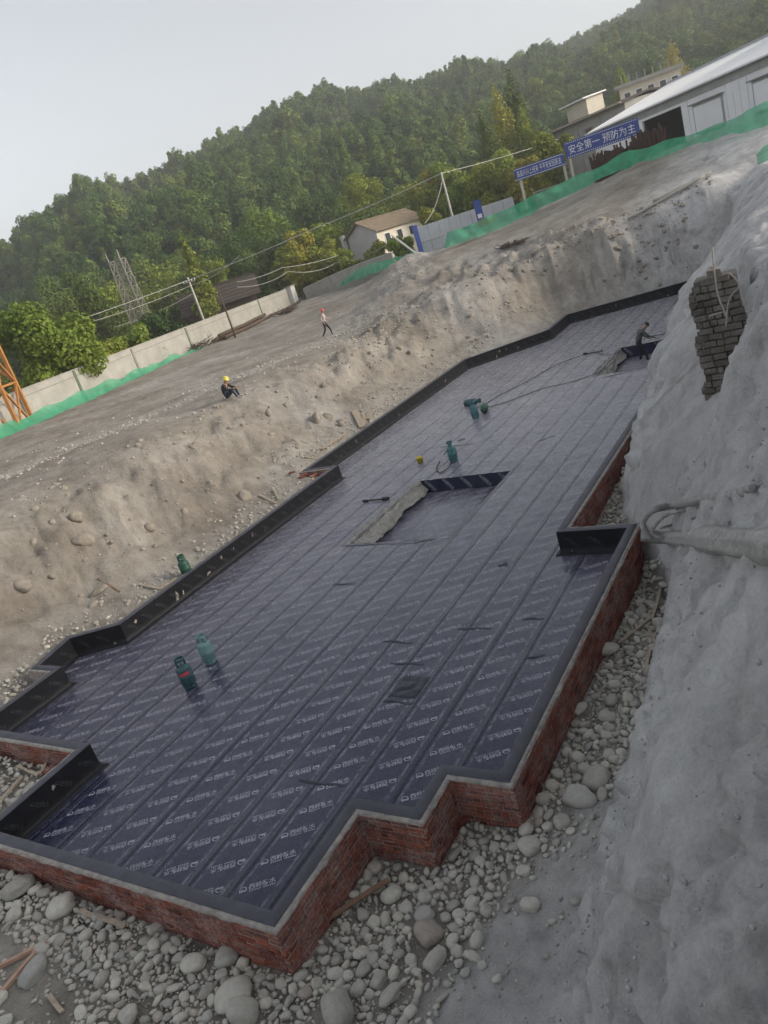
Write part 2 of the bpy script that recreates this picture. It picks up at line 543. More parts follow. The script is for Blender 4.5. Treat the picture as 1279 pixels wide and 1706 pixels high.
def leaf_material(name, cols, trans=0.25):
    m, nt, b = nt_new(name)
    oi = nd(nt, 'ShaderNodeObjectInfo').outputs['Random']
    isl = nd(nt, 'ShaderNodeNewGeometry').outputs['Random Per Island']
    f = math_n(nt, 'ADD', math_n(nt, 'MULTIPLY', oi, 0.72), math_n(nt, 'MULTIPLY', isl, 0.28))
    c = ramp(nt, f, [(i / (len(cols) - 1), q) for i, q in enumerate(cols)])
    patch = noise(nt, 0.022, 3, 0.6, geo_pos(nt))
    c = mixc(nt, 1.0, c, ramp(nt, patch, [(0.36, (0.58, 0.74, 0.74)), (0.5, (0.90, 0.96, 0.95)), (0.66, (1.25, 1.15, 0.95))]), 'MULTIPLY')
    nt.links.new(c, b.inputs['Base Color'])
    b.inputs['Roughness'].default_value = 0.6
    b.inputs['Specular IOR Level'].default_value = 0.25
    t = nd(nt, 'ShaderNodeBsdfTranslucent')
    nt.links.new(c, t.inputs['Color'])
    mx = nd(nt, 'ShaderNodeMixShader')
    mx.inputs[0].default_value = trans
    nt.links.new(b.outputs[0], mx.inputs[1])
    nt.links.new(t.outputs[0], mx.inputs[2])
    nt.links.new(mx.outputs[0], nt.nodes['Material Output'].inputs['Surface'])
    return m
M['forest_leaf'] = leaf_material('forest_leaf', [(0.034, 0.075, 0.022), (0.062, 0.122, 0.028), (0.100, 0.168, 0.034), (0.145, 0.205, 0.042), (0.22, 0.235, 0.052)])
M['tree_leaf'] = leaf_material('tree_leaf', [(0.12, 0.185, 0.03), (0.175, 0.24, 0.038), (0.225, 0.27, 0.044), (0.29, 0.285, 0.055)], 0.3)
M['dark_leaf'] = leaf_material('dark_leaf', [(0.055, 0.095, 0.024), (0.08, 0.13, 0.03), (0.11, 0.155, 0.035)], 0.25)
M['yellow_leaf'] = leaf_material('yellow_leaf', [(0.21, 0.245, 0.04), (0.30, 0.285, 0.045), (0.36, 0.29, 0.055)], 0.3)
M['bark'] = plain('bark', (0.11, 0.085, 0.06), 0.9, var=0.4, scale=4, bmp=0.5)
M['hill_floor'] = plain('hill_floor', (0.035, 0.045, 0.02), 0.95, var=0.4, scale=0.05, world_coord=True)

def gravel_density(x, y):
    """how thickly the cobbles lie, and only outside the walls and left of the bank's foot"""
    s = plan_sdf(x, y)
    toe = np.interp(y, [-5, 2, 6, 9, 11.4, 12.3, 13.3, 15, 18], [-3.15, -3.15, -3.2, -3.25, -3.4, -3.5, -4.0, -4.96, -5.5])
    ok = (s > WALL_T + 0.03) & (x < toe + 0.12) & (x > -19)
    d = np.zeros_like(x)
    trench = (y > 6.2) & (x > -5.6)
    d = np.where(trench, 1.0, d)
    steps = (y <= 6.2) & (x > -6.2) & (y > 3.6)
    d = np.where(steps, 1.0 - 0.75 * sstep(-4.3, -3.5, x) * (1 - sstep(5.8, 6.4, y)), d)
    front = (y <= 3.86)
    near = s - WALL_T
    thr = np.interp(x, [-13, -9.8, -8.4, -7.2], [0.5, 0.68, 1.1, 2.6])
    fd = 1.0 - 0.97 * sstep(0.75, 1.25, (near + 0.30 * fbm(x * 0.9, y * 0.9, 0, 3, 55)) / thr)
    fd = fd * (1 - 0.75 * np.exp(-(((x + 5.3) / 0.45) ** 2 + ((y - 3.3) / 0.6) ** 2)))
    fd = np.where(x > -5.4, fd * (1 - 0.85 * sstep(-5.0, -3.9, x)), fd)
    d = np.where(front & ~steps, np.clip(fd, 0, 1), d)
    notch = (x < -12.2) & (y > 3.5) & (y < 6)
    d = np.where(notch, 1.0, d)
    left = (x < -15.9) & (y >= 6)
    d = np.where(left, np.clip(0.75 - sstep(0.2, 1.1, near) * 0.75, 0, 1) * (1 - sstep(11, 14, y)), d)
    d = np.where(y < 7, d * (1 - 0.94 * sstep(-0.15, 0.45, x + 3.62 + (7 - y) * 0.30 + 0.2 * fbm(x * 1.3, y * 1.3, 0, 2, 56))), d)
    return np.where(ok, d, 0)

# ------------------------------------------------------------------ ground sheet: rings and spokes about the camera, fine where the picture looks
def build_ground():
    fine = np.radians(np.arange(-63, 10, 0.155))
    coarse = np.radians(np.arange(10, 297, 3.5))
    az = np.concatenate([fine, coarse])
    rr = [0.5]
    while rr[-1] < 150: rr.append(rr[-1] * 1.0115)
    while rr[-1] < 1600: rr.append(rr[-1] * 1.12)
    rr = np.array(rr)
    A, R = np.meshgrid(az, rr)
    x, y = (np.sin(A) * R).ravel(), (np.cos(A) * R).ravel()
    z = ground_z(x, y)
    nA, nR = len(az), len(rr)
    G = np.c_[x, y, z].reshape(nR, nA, 3)
    # push steep faces in and out along their own normal
    dA = np.roll(G, -1, 1) - np.roll(G, 1, 1)
    dR = np.gradient(G, axis=0)
    N = np.cross(dA, dR)
    N /= np.linalg.norm(N, axis=2, keepdims=True) + 1e-9
    N[N[..., 2] < 0] *= -1
    steep = sstep(0.25, 0.7, 1 - N[..., 2])
    s = plan_sdf(x, y).reshape(nR, nA)
    rng = (R < 110) * sstep(0.5, 1.5, s) * steep
    n = fbm(G[..., 0] * 1.3, G[..., 1] * 1.3, G[..., 2] * 1.3, 4, 41)
    n2 = fbm(G[..., 0] * 4.5, G[..., 1] * 4.5, G[..., 2] * 3.0, 3, 47)
    gul = fbm(G[..., 0] * 0.9, G[..., 1] * 0.9, G[..., 2] * 0.22, 4, 53)         # gullies running down the cut
    gul2 = fbm(G[..., 0] * 3.1, G[..., 1] * 3.1, G[..., 2] * 0.7, 3, 57)
    fine = fbm(G[..., 0] * 11, G[..., 1] * 11, G[..., 2] * 7, 3, 59)
    ledge = 1 - np.abs(vnoise(G[..., 0] * 1.7, G[..., 1] * 1.7, G[..., 2] * 1.1, 58))
    near = 1 - sstep(14, 30, R)
    fold = 1 - np.abs(vnoise(G[..., 1] * 0.85 + 0.5 * n, G[..., 2] * 0.22 + G[..., 0] * 0.2, 0, 66))
    fold2 = 1 - np.abs(vnoise(G[..., 1] * 2.6 + 0.8 * n2, G[..., 2] * 0.5, 0, 67))
    bump = near * (0.20 * fold ** 7 + 0.06 * fold2 ** 5 - 0.04) + 0.10 * n + 0.085 * n2 + 0.17 * gul + 0.06 * gul2 + 0.10 * ledge ** 6 - 0.02 + near * 0.030 * fine
    bump = np.where(R < 16, np.minimum(bump, 0.16) - 0.07, bump * 2.3 * (0.55 + 0.45 * sstep(30, 40, R)))
    G = G + N * (rng * bump)[..., None]
    flat = (R < 60) * (1 - steep) * sstep(0.4, 0.8, s)
    G[..., 2] += flat * 0.010 * fbm(G[..., 0] * 9, G[..., 1] * 9, 0, 3, 63)
    V = np.vstack([G.reshape(-1, 3), [[0, 0, gz(0.01, 0.01)]]])
    i, j = np.meshgrid(np.arange(nR - 1), np.arange(nA), indexing='ij')
    j2 = (j + 1) % nA
    Q = np.stack([i * nA + j, (i + 1) * nA + j, (i + 1) * nA + j2, i * nA + j2], -1).reshape(-1, 4)
    me = mesh_np(V, Q[:, ::-1])
    xx, yy, zz = V[:, 0], V[:, 1], V[:, 2]
    _, h = ground_raw(xx, yy)
    grey = np.clip(h * (1 - 0.55 * sstep(12.5, 22, yy)) + 0.9 * sstep(-13, -7, xx) * sstep(38, 44, yy) + 0.85 * sstep(-6.5, -3.6, xx) * (yy < 40) + 0.25 * fbm(xx * 0.2, yy * 0.2, 0, 3, 8), 0, 1)
    rub = np.exp(-((xx + 28.5 + 1.2 * np.sin(yy * 0.14)) / 1.6) ** 2) * (1 - h) + (np.abs(plan_sdf(xx, yy) - 0.7) < 0.8) * 0.5 * (1 - h)
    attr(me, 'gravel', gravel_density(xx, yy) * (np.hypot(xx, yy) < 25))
    attr(me, 'grey', grey)
    attr(me, 'rubble', np.clip(rub, 0, 1))
    return tag(obj('ground', me, M['soil']), kind='structure')
build_ground()

# ------------------------------------------------------------------ hill
RIDGE = [(-80, 3.5, 300), (-62, 4.3, 300), (-54.7, 6.1, 305), (-49.8, 8.2, 320), (-45.5, 9.0, 330), (-41, 9.7, 340), (-36.2, 9.9, 350), (-34.8, 10.7, 350), (-31.5, 10.6, 360),
         (-28.3, 10.2, 380), (-24.9, 9.0, 400), (-22, 8.9, 430), (-18.7, 7.8, 470), (-15.9, 8.0, 520), (-12.9, 8.4, 560), (-9.3, 8.6, 580), (-3.5, 8.3, 600), (6, 7.5, 600), (25, 6, 600)]
RA = np.array(RIDGE)
def hill_z(x, y):
    r = np.hypot(x, y)
    a = np.degrees(np.arctan2(x, y))
    el = np.interp(a, RA[:, 0], RA[:, 1])
    rd = np.interp(a, RA[:, 0], RA[:, 2])
    rf = np.interp(a, [-80, -55, -30, -10, 25], [100, 115, 130, 150, 160])
    zr = CAM_H + rd * np.tan(np.radians(el)) - 4.8
    t = (r - rf) / (rd - rf)
    g = np.where(t < 1, np.clip(t, -0.2, 1) ** 1 * (1.15 - 0.15 * np.clip(t, 0, 1)), 1 - 0.6 * np.clip(t - 1, 0, 2))
    g = np.where(t < 0, t, g)
    z = 1.0 + (zr - 1.0) * g
    amp = np.clip(t, 0, 1) * (1 - 0.75 * sstep(0.75, 1.0, t))
    return z + amp * (11 * vnoise(a * 0.16, r * 0.006, 0, 61) + 6 * vnoise(a * 0.42, r * 0.014, 0, 62) + 3 * vnoise(x * 0.03, y * 0.03, 0, 63)), t

def build_hill():
    az = np.radians(np.arange(-80, 25.1, 0.6))
    rr = np.concatenate([np.arange(95, 300, 5), np.arange(300, 760, 8)])
    A, R = np.meshgrid(az, rr)
    x, y = (np.sin(A) * R).ravel(), (np.cos(A) * R).ravel()
    z, _ = hill_z(x, y)
    nA, nR = len(az), len(rr)
    i, j = np.meshgrid(np.arange(nR - 1), np.arange(nA - 1), indexing='ij')
    Q = np.stack([i * nA + j, i * nA + j + 1, (i + 1) * nA + j + 1, (i + 1) * nA + j], -1).reshape(-1, 4)
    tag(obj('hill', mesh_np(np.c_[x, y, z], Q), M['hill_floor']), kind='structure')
build_hill()

# ------------------------------------------------------------------ trees
def leaf_cloud(blobs, n, size, rng, flat=0.5, shell=0.55):
    """leaf-sized diamonds through a set of ellipsoids (cx,cy,cz,rx,ry,rz)"""
    B = np.array(blobs, float)
    w = (B[:, 3] * B[:, 4] * B[:, 5]) ** 0.75
    k = rng.choice(len(B), n, p=w / w.sum())
    d = rng.normal(size=(n, 3))
    d /= np.linalg.norm(d, axis=1, keepdims=True)
    rad = shell + (1.06 - shell) * rng.random(n) ** 0.7
    P = B[k, :3] + d * B[k, 3:] * rad[:, None]
    nrm = d + rng.normal(size=(n, 3)) * flat
    nrm[:, 2] += 0.35
    nrm /= np.linalg.norm(nrm, axis=1, keepdims=True)
    ref = rng.normal(size=(n, 3))
    u = np.cross(nrm, ref)
    u /= np.linalg.norm(u, axis=1, keepdims=True) + 1e-9
    v = np.cross(nrm, u)
    s = size * (0.55 + 0.9 * rng.random(n))[:, None]
    V = np.stack([P - u * s, P - v * s * 0.62 + nrm * s * 0.12, P + u * s, P + v * s * 0.62 + nrm * s * 0.12], 1).reshape(-1, 3)
    F = np.arange(4 * n).reshape(-1, 4)
    return V, F

def crown_blobs(rng, h0, h1, rad, k, top=0.7, spread=1.0):
    out = []
    for i in range(k):
        t = (i + rng.random()) / k
        z = h0 + (h1 - h0) * (0.12 + 0.80 * t)
        env = rad * math.sin(math.pi * (0.18 + 0.72 * t)) ** top
        a = rng.random() * 6.283
        q = env * spread * (0.35 + 0.45 * rng.random())
        s = rad * (0.34 + 0.24 * rng.random())
        out.append((q * math.cos(a), q * math.sin(a), z, s, s, s * (0.75 + 0.3 * rng.random())))
    out.append((0, 0, (h0 + h1) / 2, rad * 0.55, rad * 0.55, (h1 - h0) * 0.36))
    return out

def trunk_mb(rng, h, r, crown0, blobs):
    mb = MB()
    pts = [(0, 0, -0.4), (0.02 * h * rng.normal() * .3, 0.02 * h * rng.normal() * .3, crown0), (0.03 * h * rng.normal() * .3, 0.03 * h * rng.normal() * .3, h * 0.86)]
    mb.tube(pts, [r * 1.15, r * 0.75, r * 0.12], 7)
    for b in blobs[:7]:
        z0 = crown0 + (b[2] - crown0) * 0.35
        mb.tube([(0, 0, z0), (b[0] * 0.5, b[1] * 0.5, (z0 + b[2]) / 2 + 0.1), (b[0], b[1], b[2])], [r * 0.42, r * 0.26, r * 0.07], 5)
    return mb

def forest_variants():
    coll = bpy.data.collections.new('forest_tree_kinds')
    rng = np.random.default_rng(5)
    for i in range(7):
        h = 6.5 + 3.5 * rng.random()
        rad = 2.5 + 1.3 * rng.random()
        if i == 6: rad, h = 1.7, 10.5
        bl = crown_blobs(rng, 0.8, h, rad, 7)
        V, F = leaf_cloud(bl, 1100, 0.36, rng, 0.6, 0.55)
        me = mesh_np(V, F, smooth=False)
        me.materials.append(M['forest_leaf'])
        coll.objects.link(bpy.data.objects.new('forest_tree_kind', me))
    return coll

def build_forest():
    coll = forest_variants()
    rng = np.random.default_rng(8)
    pts = []
    cell = 3.2
    xs = np.arange(-560, 220, cell)
    ys = np.arange(20, 680, cell)
    X, Y = np.meshgrid(xs, ys)
    X = (X + rng.uniform(-1.6, 1.6, X.shape)).ravel()
    Y = (Y + rng.uniform(-1.6, 1.6, Y.shape)).ravel()
    a = np.degrees(np.arctan2(X, Y))
    Z, t = hill_z(X, Y)
    keep = (a > -68) & (a < 7) & (t > 0.02) & (t < 1.07)
    X, Y, Z = X[keep], Y[keep], Z[keep]
    s = 0.34 + 0.40 * rng.random(len(X)) ** 1.4 + 0.32 * (rng.random(len(X)) < 0.07)
    V = np.c_[X, Y, Z - 0.5]
    me = bpy.data.meshes.new('forest_points')
    me.vertices.add(len(V))
    me.vertices.foreach_set('co', V.astype(np.float32).ravel())
    attr(me, 'tree_scale', s)
    attr(me, 'turn', rng.random(len(V)) * 6.283)
    o = obj('forest', me)
    tag(o, 'dense mixed green forest covering the whole hillside behind the houses', 'forest', kind='stuff')
    ng = bpy.data.node_groups.new('forest', 'GeometryNodeTree')
    ng.interface.new_socket('Geometry', in_out='INPUT', socket_type='NodeSocketGeometry')
    ng.interface.new_socket('Geometry', in_out='OUTPUT', socket_type='NodeSocketGeometry')
    N, L = ng.nodes, ng.links
    gi, go = N.new('NodeGroupInput'), N.new('NodeGroupOutput')
    ci = N.new('GeometryNodeCollectionInfo')
    ci.inputs['Collection'].default_value = coll
    ci.inputs['Separate Children'].default_value = True
    ci.inputs['Reset Children'].default_value = True
    ip = N.new('GeometryNodeInstanceOnPoints')
    ip.inputs['Pick Instance'].default_value = True
    at = N.new('GeometryNodeInputNamedAttribute'); at.data_type = 'FLOAT'; at.inputs['Name'].default_value = 'tree_scale'
    an = N.new('GeometryNodeInputNamedAttribute'); an.data_type = 'FLOAT'; an.inputs['Name'].default_value = 'turn'
    cx = N.new('ShaderNodeCombineXYZ')
    L.new(gi.outputs[0], ip.inputs['Points'])
    L.new(ci.outputs[0], ip.inputs['Instance'])
    L.new(an.outputs[0], cx.inputs[2])
    L.new(cx.outputs[0], ip.inputs['Rotation'])
    L.new(at.outputs[0], ip.inputs['Scale'])
    L.new(ip.outputs[0], go.inputs[0])
    md = o.modifiers.new('forest', 'NODES')
    md.node_group = ng
build_forest()

# ------------------------------------------------------------------ materials of the basin
def membrane_material(lines=True):
    m, nt, b = nt_new('membrane')
    pos = geo_pos(nt)
    n1 = noise(nt, 0.55, 6, 0.6, pos)
    n2 = noise(nt, 5.0, 7, 0.65, pos)
    n3 = noise(nt, 60, 4, 0.6, pos)
    c = ramp(nt, n2, [(0.3, (0.014, 0.0165, 0.046)), (0.55, (0.020, 0.023, 0.060)), (0.8, (0.031, 0.034, 0.078))])
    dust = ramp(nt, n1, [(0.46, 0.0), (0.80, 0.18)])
    foot = noise(nt, 1.6, 9, 0.72, pos, 0.8)  # noise that breaks up the far dust and painted sheen
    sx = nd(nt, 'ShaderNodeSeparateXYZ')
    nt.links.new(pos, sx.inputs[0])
    far_dust_sheen = nd(nt, 'ShaderNodeMapRange')  # far dust, also painting the sky's grazing sheen paler with distance
    far_dust_sheen.inputs[1].default_value, far_dust_sheen.inputs[2].default_value = 7.0, 26.0
    far_dust_sheen.inputs[3].default_value, far_dust_sheen.inputs[4].default_value = 0.0, 0.85
    nt.links.new(sx.outputs[1], far_dust_sheen.inputs[0])
    dust = math_n(nt, 'ADD', dust, math_n(nt, 'MULTIPLY', far_dust_sheen.outputs[0], ramp(nt, foot, [(0.36, 0.35), (0.6, 1.0)])), True)  # dust blotches plus the far sheen put into the colour
    dust_sheen = math_n(nt, 'MULTIPLY', dust, ramp(nt, n3, [(0.35, 0.45), (0.65, 1.0)]))
    c = mixc(nt, dust_sheen, c, (0.40, 0.39, 0.43))
    # scuffs and splashes of cement
    sp = noise(nt, 2.2, 10, 0.75, pos, 0.6)
    c = mixc(nt, ramp(nt, sp, [(0.66, 0.0), (0.74, 0.4)]), c, (0.24, 0.24, 0.25))
    rough = ramp(nt, n2, [(0.3, 0.18), (0.7, 0.34)])
    if lines:
        u = nd(nt, 'ShaderNodeAttribute', attribute_name='across').outputs['Fac']
        br = noise(nt, 7, 5, 0.7, pos)
        def band(a, w):
            d = math_n(nt, 'ABSOLUTE', math_n(nt, 'SUBTRACT', u, a))
            return math_n(nt, 'LESS_THAN', d, w)
        sel = math_n(nt, 'ADD', band(0.075, 0.06), band(1.0, 0.075), True)
        c = mixc(nt, math_n(nt, 'MULTIPLY', sel, 0.42), c, (0.012, 0.013, 0.028))
        ln = math_n(nt, 'ADD', band(0.150, 0.010), band(0.185, 0.008), True)
        ln = math_n(nt, 'ADD', ln, math_n(nt, 'ADD', band(0.905, 0.009), band(0.872, 0.007), True), True)
        ln = math_n(nt, 'MULTIPLY', ln, ramp(nt, br, [(0.42, 0.0), (0.6, 0.75)]))
        c = mixc(nt, ln, c, (0.34, 0.34, 0.41))
    nt.links.new(c, b.inputs['Base Color'])
    nt.links.new(rough, b.inputs['Roughness'])
    b.inputs['Specular IOR Level'].default_value = 0.5
    b.inputs['Sheen Weight'].default_value = 0.8
    b.inputs['Sheen Roughness'].default_value = 0.22
    bump(nt, b, math_n(nt, 'ADD', math_n(nt, 'MULTIPLY', n2, 0.8), math_n(nt, 'MULTIPLY', n3, 0.12)), 0.35, 0.03)
    return m
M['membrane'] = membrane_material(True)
M['lining'] = plain('shaded_lining', (0.010, 0.0105, 0.014), 0.5, var=0.4, scale=3.0, bmp=0.25, world_coord=True, spec=0.22)  # same sheet as the floor; shade and dark reflections put into the colour
M['sump_lining'] = plain('navy_lining', (0.020, 0.024, 0.055), 0.4, var=0.3, scale=3.0, bmp=0.2, world_coord=True)
M['crumpled'] = plain('crumpled_membrane', (0.27, 0.262, 0.24), 0.5, var=0.5, scale=5, bmp=0.3)
M['flap'] = plain('dusty_flap', (0.060, 0.061, 0.080), 0.5, var=0.35, scale=4, bmp=0.2, world_coord=True)
M['dark_membrane'] = plain('dark_membrane', (0.026, 0.027, 0.046), 0.36, var=0.35, scale=5, bmp=0.2)

def print_material():
    m, nt, b = nt_new('print')
    pos = geo_pos(nt)
    n = noise(nt, 9, 6, 0.7, pos)
    n2 = noise(nt, 0.5, 3, 0.6, pos)
    f = math_n(nt, 'ADD', math_n(nt, 'MULTIPLY', n, 0.7), math_n(nt, 'MULTIPLY', n2, 0.3))
    nt.links.new(ramp(nt, f, [(0.30, (0.13, 0.13, 0.17)), (0.44, (0.36, 0.36, 0.43)), (0.72, (0.56, 0.56, 0.63))]), b.inputs['Base Color'])
    b.inputs['Roughness'].default_value = 0.5
    return m
M['print'] = print_material()
M['faint_print'] = plain('faint_print', (0.055, 0.057, 0.065), 0.55, var=0.7, scale=6, world_coord=True)

def brick_material(name, cols, dust, amt):
    m, nt, b = nt_new(name)
    c = coord(nt)
    pos = geo_pos(nt)
    oi = nd(nt, 'ShaderNodeObjectInfo').outputs['Random']
    isl = nd(nt, 'ShaderNodeNewGeometry').outputs['Random Per Island']
    f = math_n(nt, 'FRACT', math_n(nt, 'ADD', oi, isl))
    col = ramp(nt, f, [(i / (len(cols) - 1), q) for i, q in enumerate(cols)])
    n = noise(nt, 22, 6, 0.7, pos)
    n2 = noise(nt, 2.0, 6, 0.65, pos)
    col = mixc(nt, 0.6, col, ramp(nt, n, [(0.3, 0.55), (0.6, 1.1)]), 'MULTIPLY')
    d = math_n(nt, 'MULTIPLY', ramp(nt, n2, [(0.42, 0.0), (0.7, 1.0)]), ramp(nt, n, [(0.4, 0.15), (0.6, 1.0)]))
    col = mixc(nt, math_n(nt, 'MULTIPLY', d, amt), col, dust)
    nt.links.new(col, b.inputs['Base Color'])
    b.inputs['Roughness'].default_value = 0.9
    b.inputs['Specular IOR Level'].default_value = 0.2
    bump(nt, b, n, 0.5, 0.01)
    return m
M['brick'] = brick_material('brick', [(0.10, 0.034, 0.028), (0.27, 0.078, 0.047), (0.18, 0.062, 0.047), (0.36, 0.115, 0.068), (0.125, 0.052, 0.046), (0.32, 0.16, 0.12)], (0.42, 0.34, 0.32), 0.85)
M['old_brick'] = brick_material('old_brick', [(0.085, 0.076, 0.066), (0.135, 0.12, 0.104), (0.19, 0.17, 0.145), (0.105, 0.092, 0.078)], (0.32, 0.305, 0.285), 0.85)
M['mortar'] = plain('mortar', (0.29, 0.272, 0.25), 0.95, var=0.5, scale=9, bmp=0.7, world_coord=True)
M['dark_mortar'] = plain('dark_mortar', (0.36, 0.31, 0.285), 0.95, var=0.4, scale=9, bmp=0.7, world_coord=True)

def stone_material():
    m, nt, b = nt_new('river_stone')
    oi = nd(nt, 'ShaderNodeObjectInfo').outputs['Random']
    isl = nd(nt, 'ShaderNodeNewGeometry').outputs['Random Per Island']
    f = math_n(nt, 'FRACT', math_n(nt, 'ADD', oi, isl))
    col = ramp(nt, f, [(0.0, (0.35, 0.338, 0.302)), (0.3, (0.46, 0.443, 0.395)), (0.55, (0.56, 0.54, 0.478)), (0.72, (0.36, 0.358, 0.335)), (0.86, (0.58, 0.555, 0.475)), (1.0, (0.34, 0.295, 0.26))])
    pos = geo_pos(nt)
    n = noise(nt, 14, 6, 0.7, pos)
    n2 = noise(nt, 110, 3, 0.6, pos)
    col = mixc(nt, 0.5, col, ramp(nt, n, [(0.3, 0.65), (0.65, 1.15)]), 'MULTIPLY')
    col = mixc(nt, 0.3, col, ramp(nt, n2, [(0.35, 0.6), (0.65, 1.2)]), 'MULTIPLY')
    nt.links.new(col, b.inputs['Base Color'])
    b.inputs['Roughness'].default_value = 0.85
    b.inputs['Specular IOR Level'].default_value = 0.25
    bump(nt, b, math_n(nt, 'ADD', n, math_n(nt, 'MULTIPLY', n2, 0.3)), 0.25, 0.015)
    return m
M['stone'] = stone_material()
M['wood'] = plain('weathered_wood', (0.36, 0.30, 0.235), 0.85, var=0.35, scale=8, bmp=0.4)
M['pink_wood'] = plain('new_wood', (0.42, 0.27, 0.20), 0.8, var=0.3, scale=8, bmp=0.3)
M['brown_wood'] = plain('brown_wood', (0.23, 0.145, 0.10), 0.85, var=0.3, scale=8, bmp=0.3)

# ------------------------------------------------------------------ membrane surface
STRIP_W, STRIP_X0 = 0.72, -17.54
PITS = [dict(x0=-11.95, x1=-8.95, y0=14.75, y1=19.0, d=0.40), dict(x0=-8.95, x1=-6.5, y0=28.4, y1=32.5, d=0.45)]

def mem_z(x, y):
    x, y = np.asarray(x, float), np.asarray(y, float)
    far = sstep(9, 20, y)
    u = np.mod((x - STRIP_X0) / STRIP_W, 1.0)
    du = np.minimum(u, 1 - u) * STRIP_W
    seam = np.exp(-(du / 0.045) ** 2)
    z = 0.006 + seam * (0.002 + 0.009 * np.clip(vnoise(x * 0.9, y * 1.6, 0, 71) * 0.5 + 0.5, 0, 1) ** 2 * (0.6 + far))
    z = z + 0.0055 * vnoise(x * 2.3, y * 0.55, 0, 72) + 0.004 * (0.5 + far) * vnoise(x * 1.4, y * 2.6, 0, 73)
    z = z + 0.004 * (0.35 + far) * np.sin(y * 7.3 + 2.5 * vnoise(x * 0.8, y * 0.4, 0, 74)) * np.clip(vnoise(x * 0.9, y * 0.5, 0, 75), 0, 1)
    # lapped roll ends and the patched drain
    return z + 0.010

def in_pit(x, y):
    k = np.zeros(np.shape(x), bool)
    for p in PITS:
        k |= (x > p['x0']) & (x < p['x1']) & (y > p['y0']) & (y < p['y1'])
    return k

membrane = thing('waterproof_membrane', 'dark indigo printed waterproofing membrane laid in long strips over the basin floor', 'membrane')

def text_mesh(body, size, bold=0.0):
    cu = bpy.data.curves.new('lettering', 'FONT')
    cu.body = body
    cu.size = size
    cu.resolution_u = 1
    cu.offset = bold
    cu.fill_mode = 'FRONT'
    o = bpy.data.objects.new('lettering', cu)
    COL.objects.link(o)
    dg = bpy.context.evaluated_depsgraph_get()
    me = bpy.data.meshes.new_from_object(o.evaluated_get(dg))
    V = np.zeros(len(me.vertices) * 3)
    me.vertices.foreach_get('co', V)
    me.calc_loop_triangles()
    T = np.zeros(len(me.loop_triangles) * 3, np.int32)
    me.loop_triangles.foreach_get('vertices', T)
    bpy.data.objects.remove(o)
    bpy.data.curves.remove(cu)
    bpy.data.meshes.remove(me)
    return V.reshape(-1, 3)[:, :2], T.reshape(-1, 3)

def print_template():
    """round badge, four characters and a line of small capitals, 0.5 m long, centred"""
    VV, TT = [], []
    def put(V, T):
        n = sum(len(v) for v in VV)
        VV.append(np.asarray(V, float)); TT.append(np.asarray(T) + n)
    r0, r1, c = 0.052, 0.036, (-0.20, 0.005)
    k = 14
    an = np.radians(np.linspace(-35, 215, k))
    ring = [(c[0] + r * math.cos(a), c[1] + r * math.sin(a)) for a in an for r in (r0, r1 + 0.006 * math.sin(a))]
    T = []
    for i in range(k - 1):
        T += [(2 * i, 2 * i + 1, 2 * i + 3), (2 * i, 2 * i + 3, 2 * i + 2)]
    put(ring, T)
    put([(c[0] - 0.058, c[1] - 0.035), (c[0] - 0.012, c[1] + 0.012), (c[0] + 0.004, c[1] - 0.012), (c[0] + 0.016, c[1] + 0.004), (c[0] + 0.04, c[1] - 0.035), (c[0] - 0.01, c[1] - 0.028)],
        [(0, 5, 1), (1, 5, 2), (2, 5, 3), (3, 5, 4)])
    V, T = text_mesh('西岭防水', 0.096, 0.0012)
    V = V - [V[:, 0].min(), 0]
    V[:, 0] *= 0.345 / V[:, 0].max()
    put(V + [-0.125, -0.012], T)
    for i in range(13):
        x = -0.115 + i * 0.0262
        if i in (6,): continue
        put([(x, -0.052), (x + 0.016, -0.052), (x + 0.016, -0.032), (x, -0.032)], [(0, 1, 2), (0, 2, 3)])
    return np.vstack(VV), np.vstack(TT)
PRV, PRT = print_template()

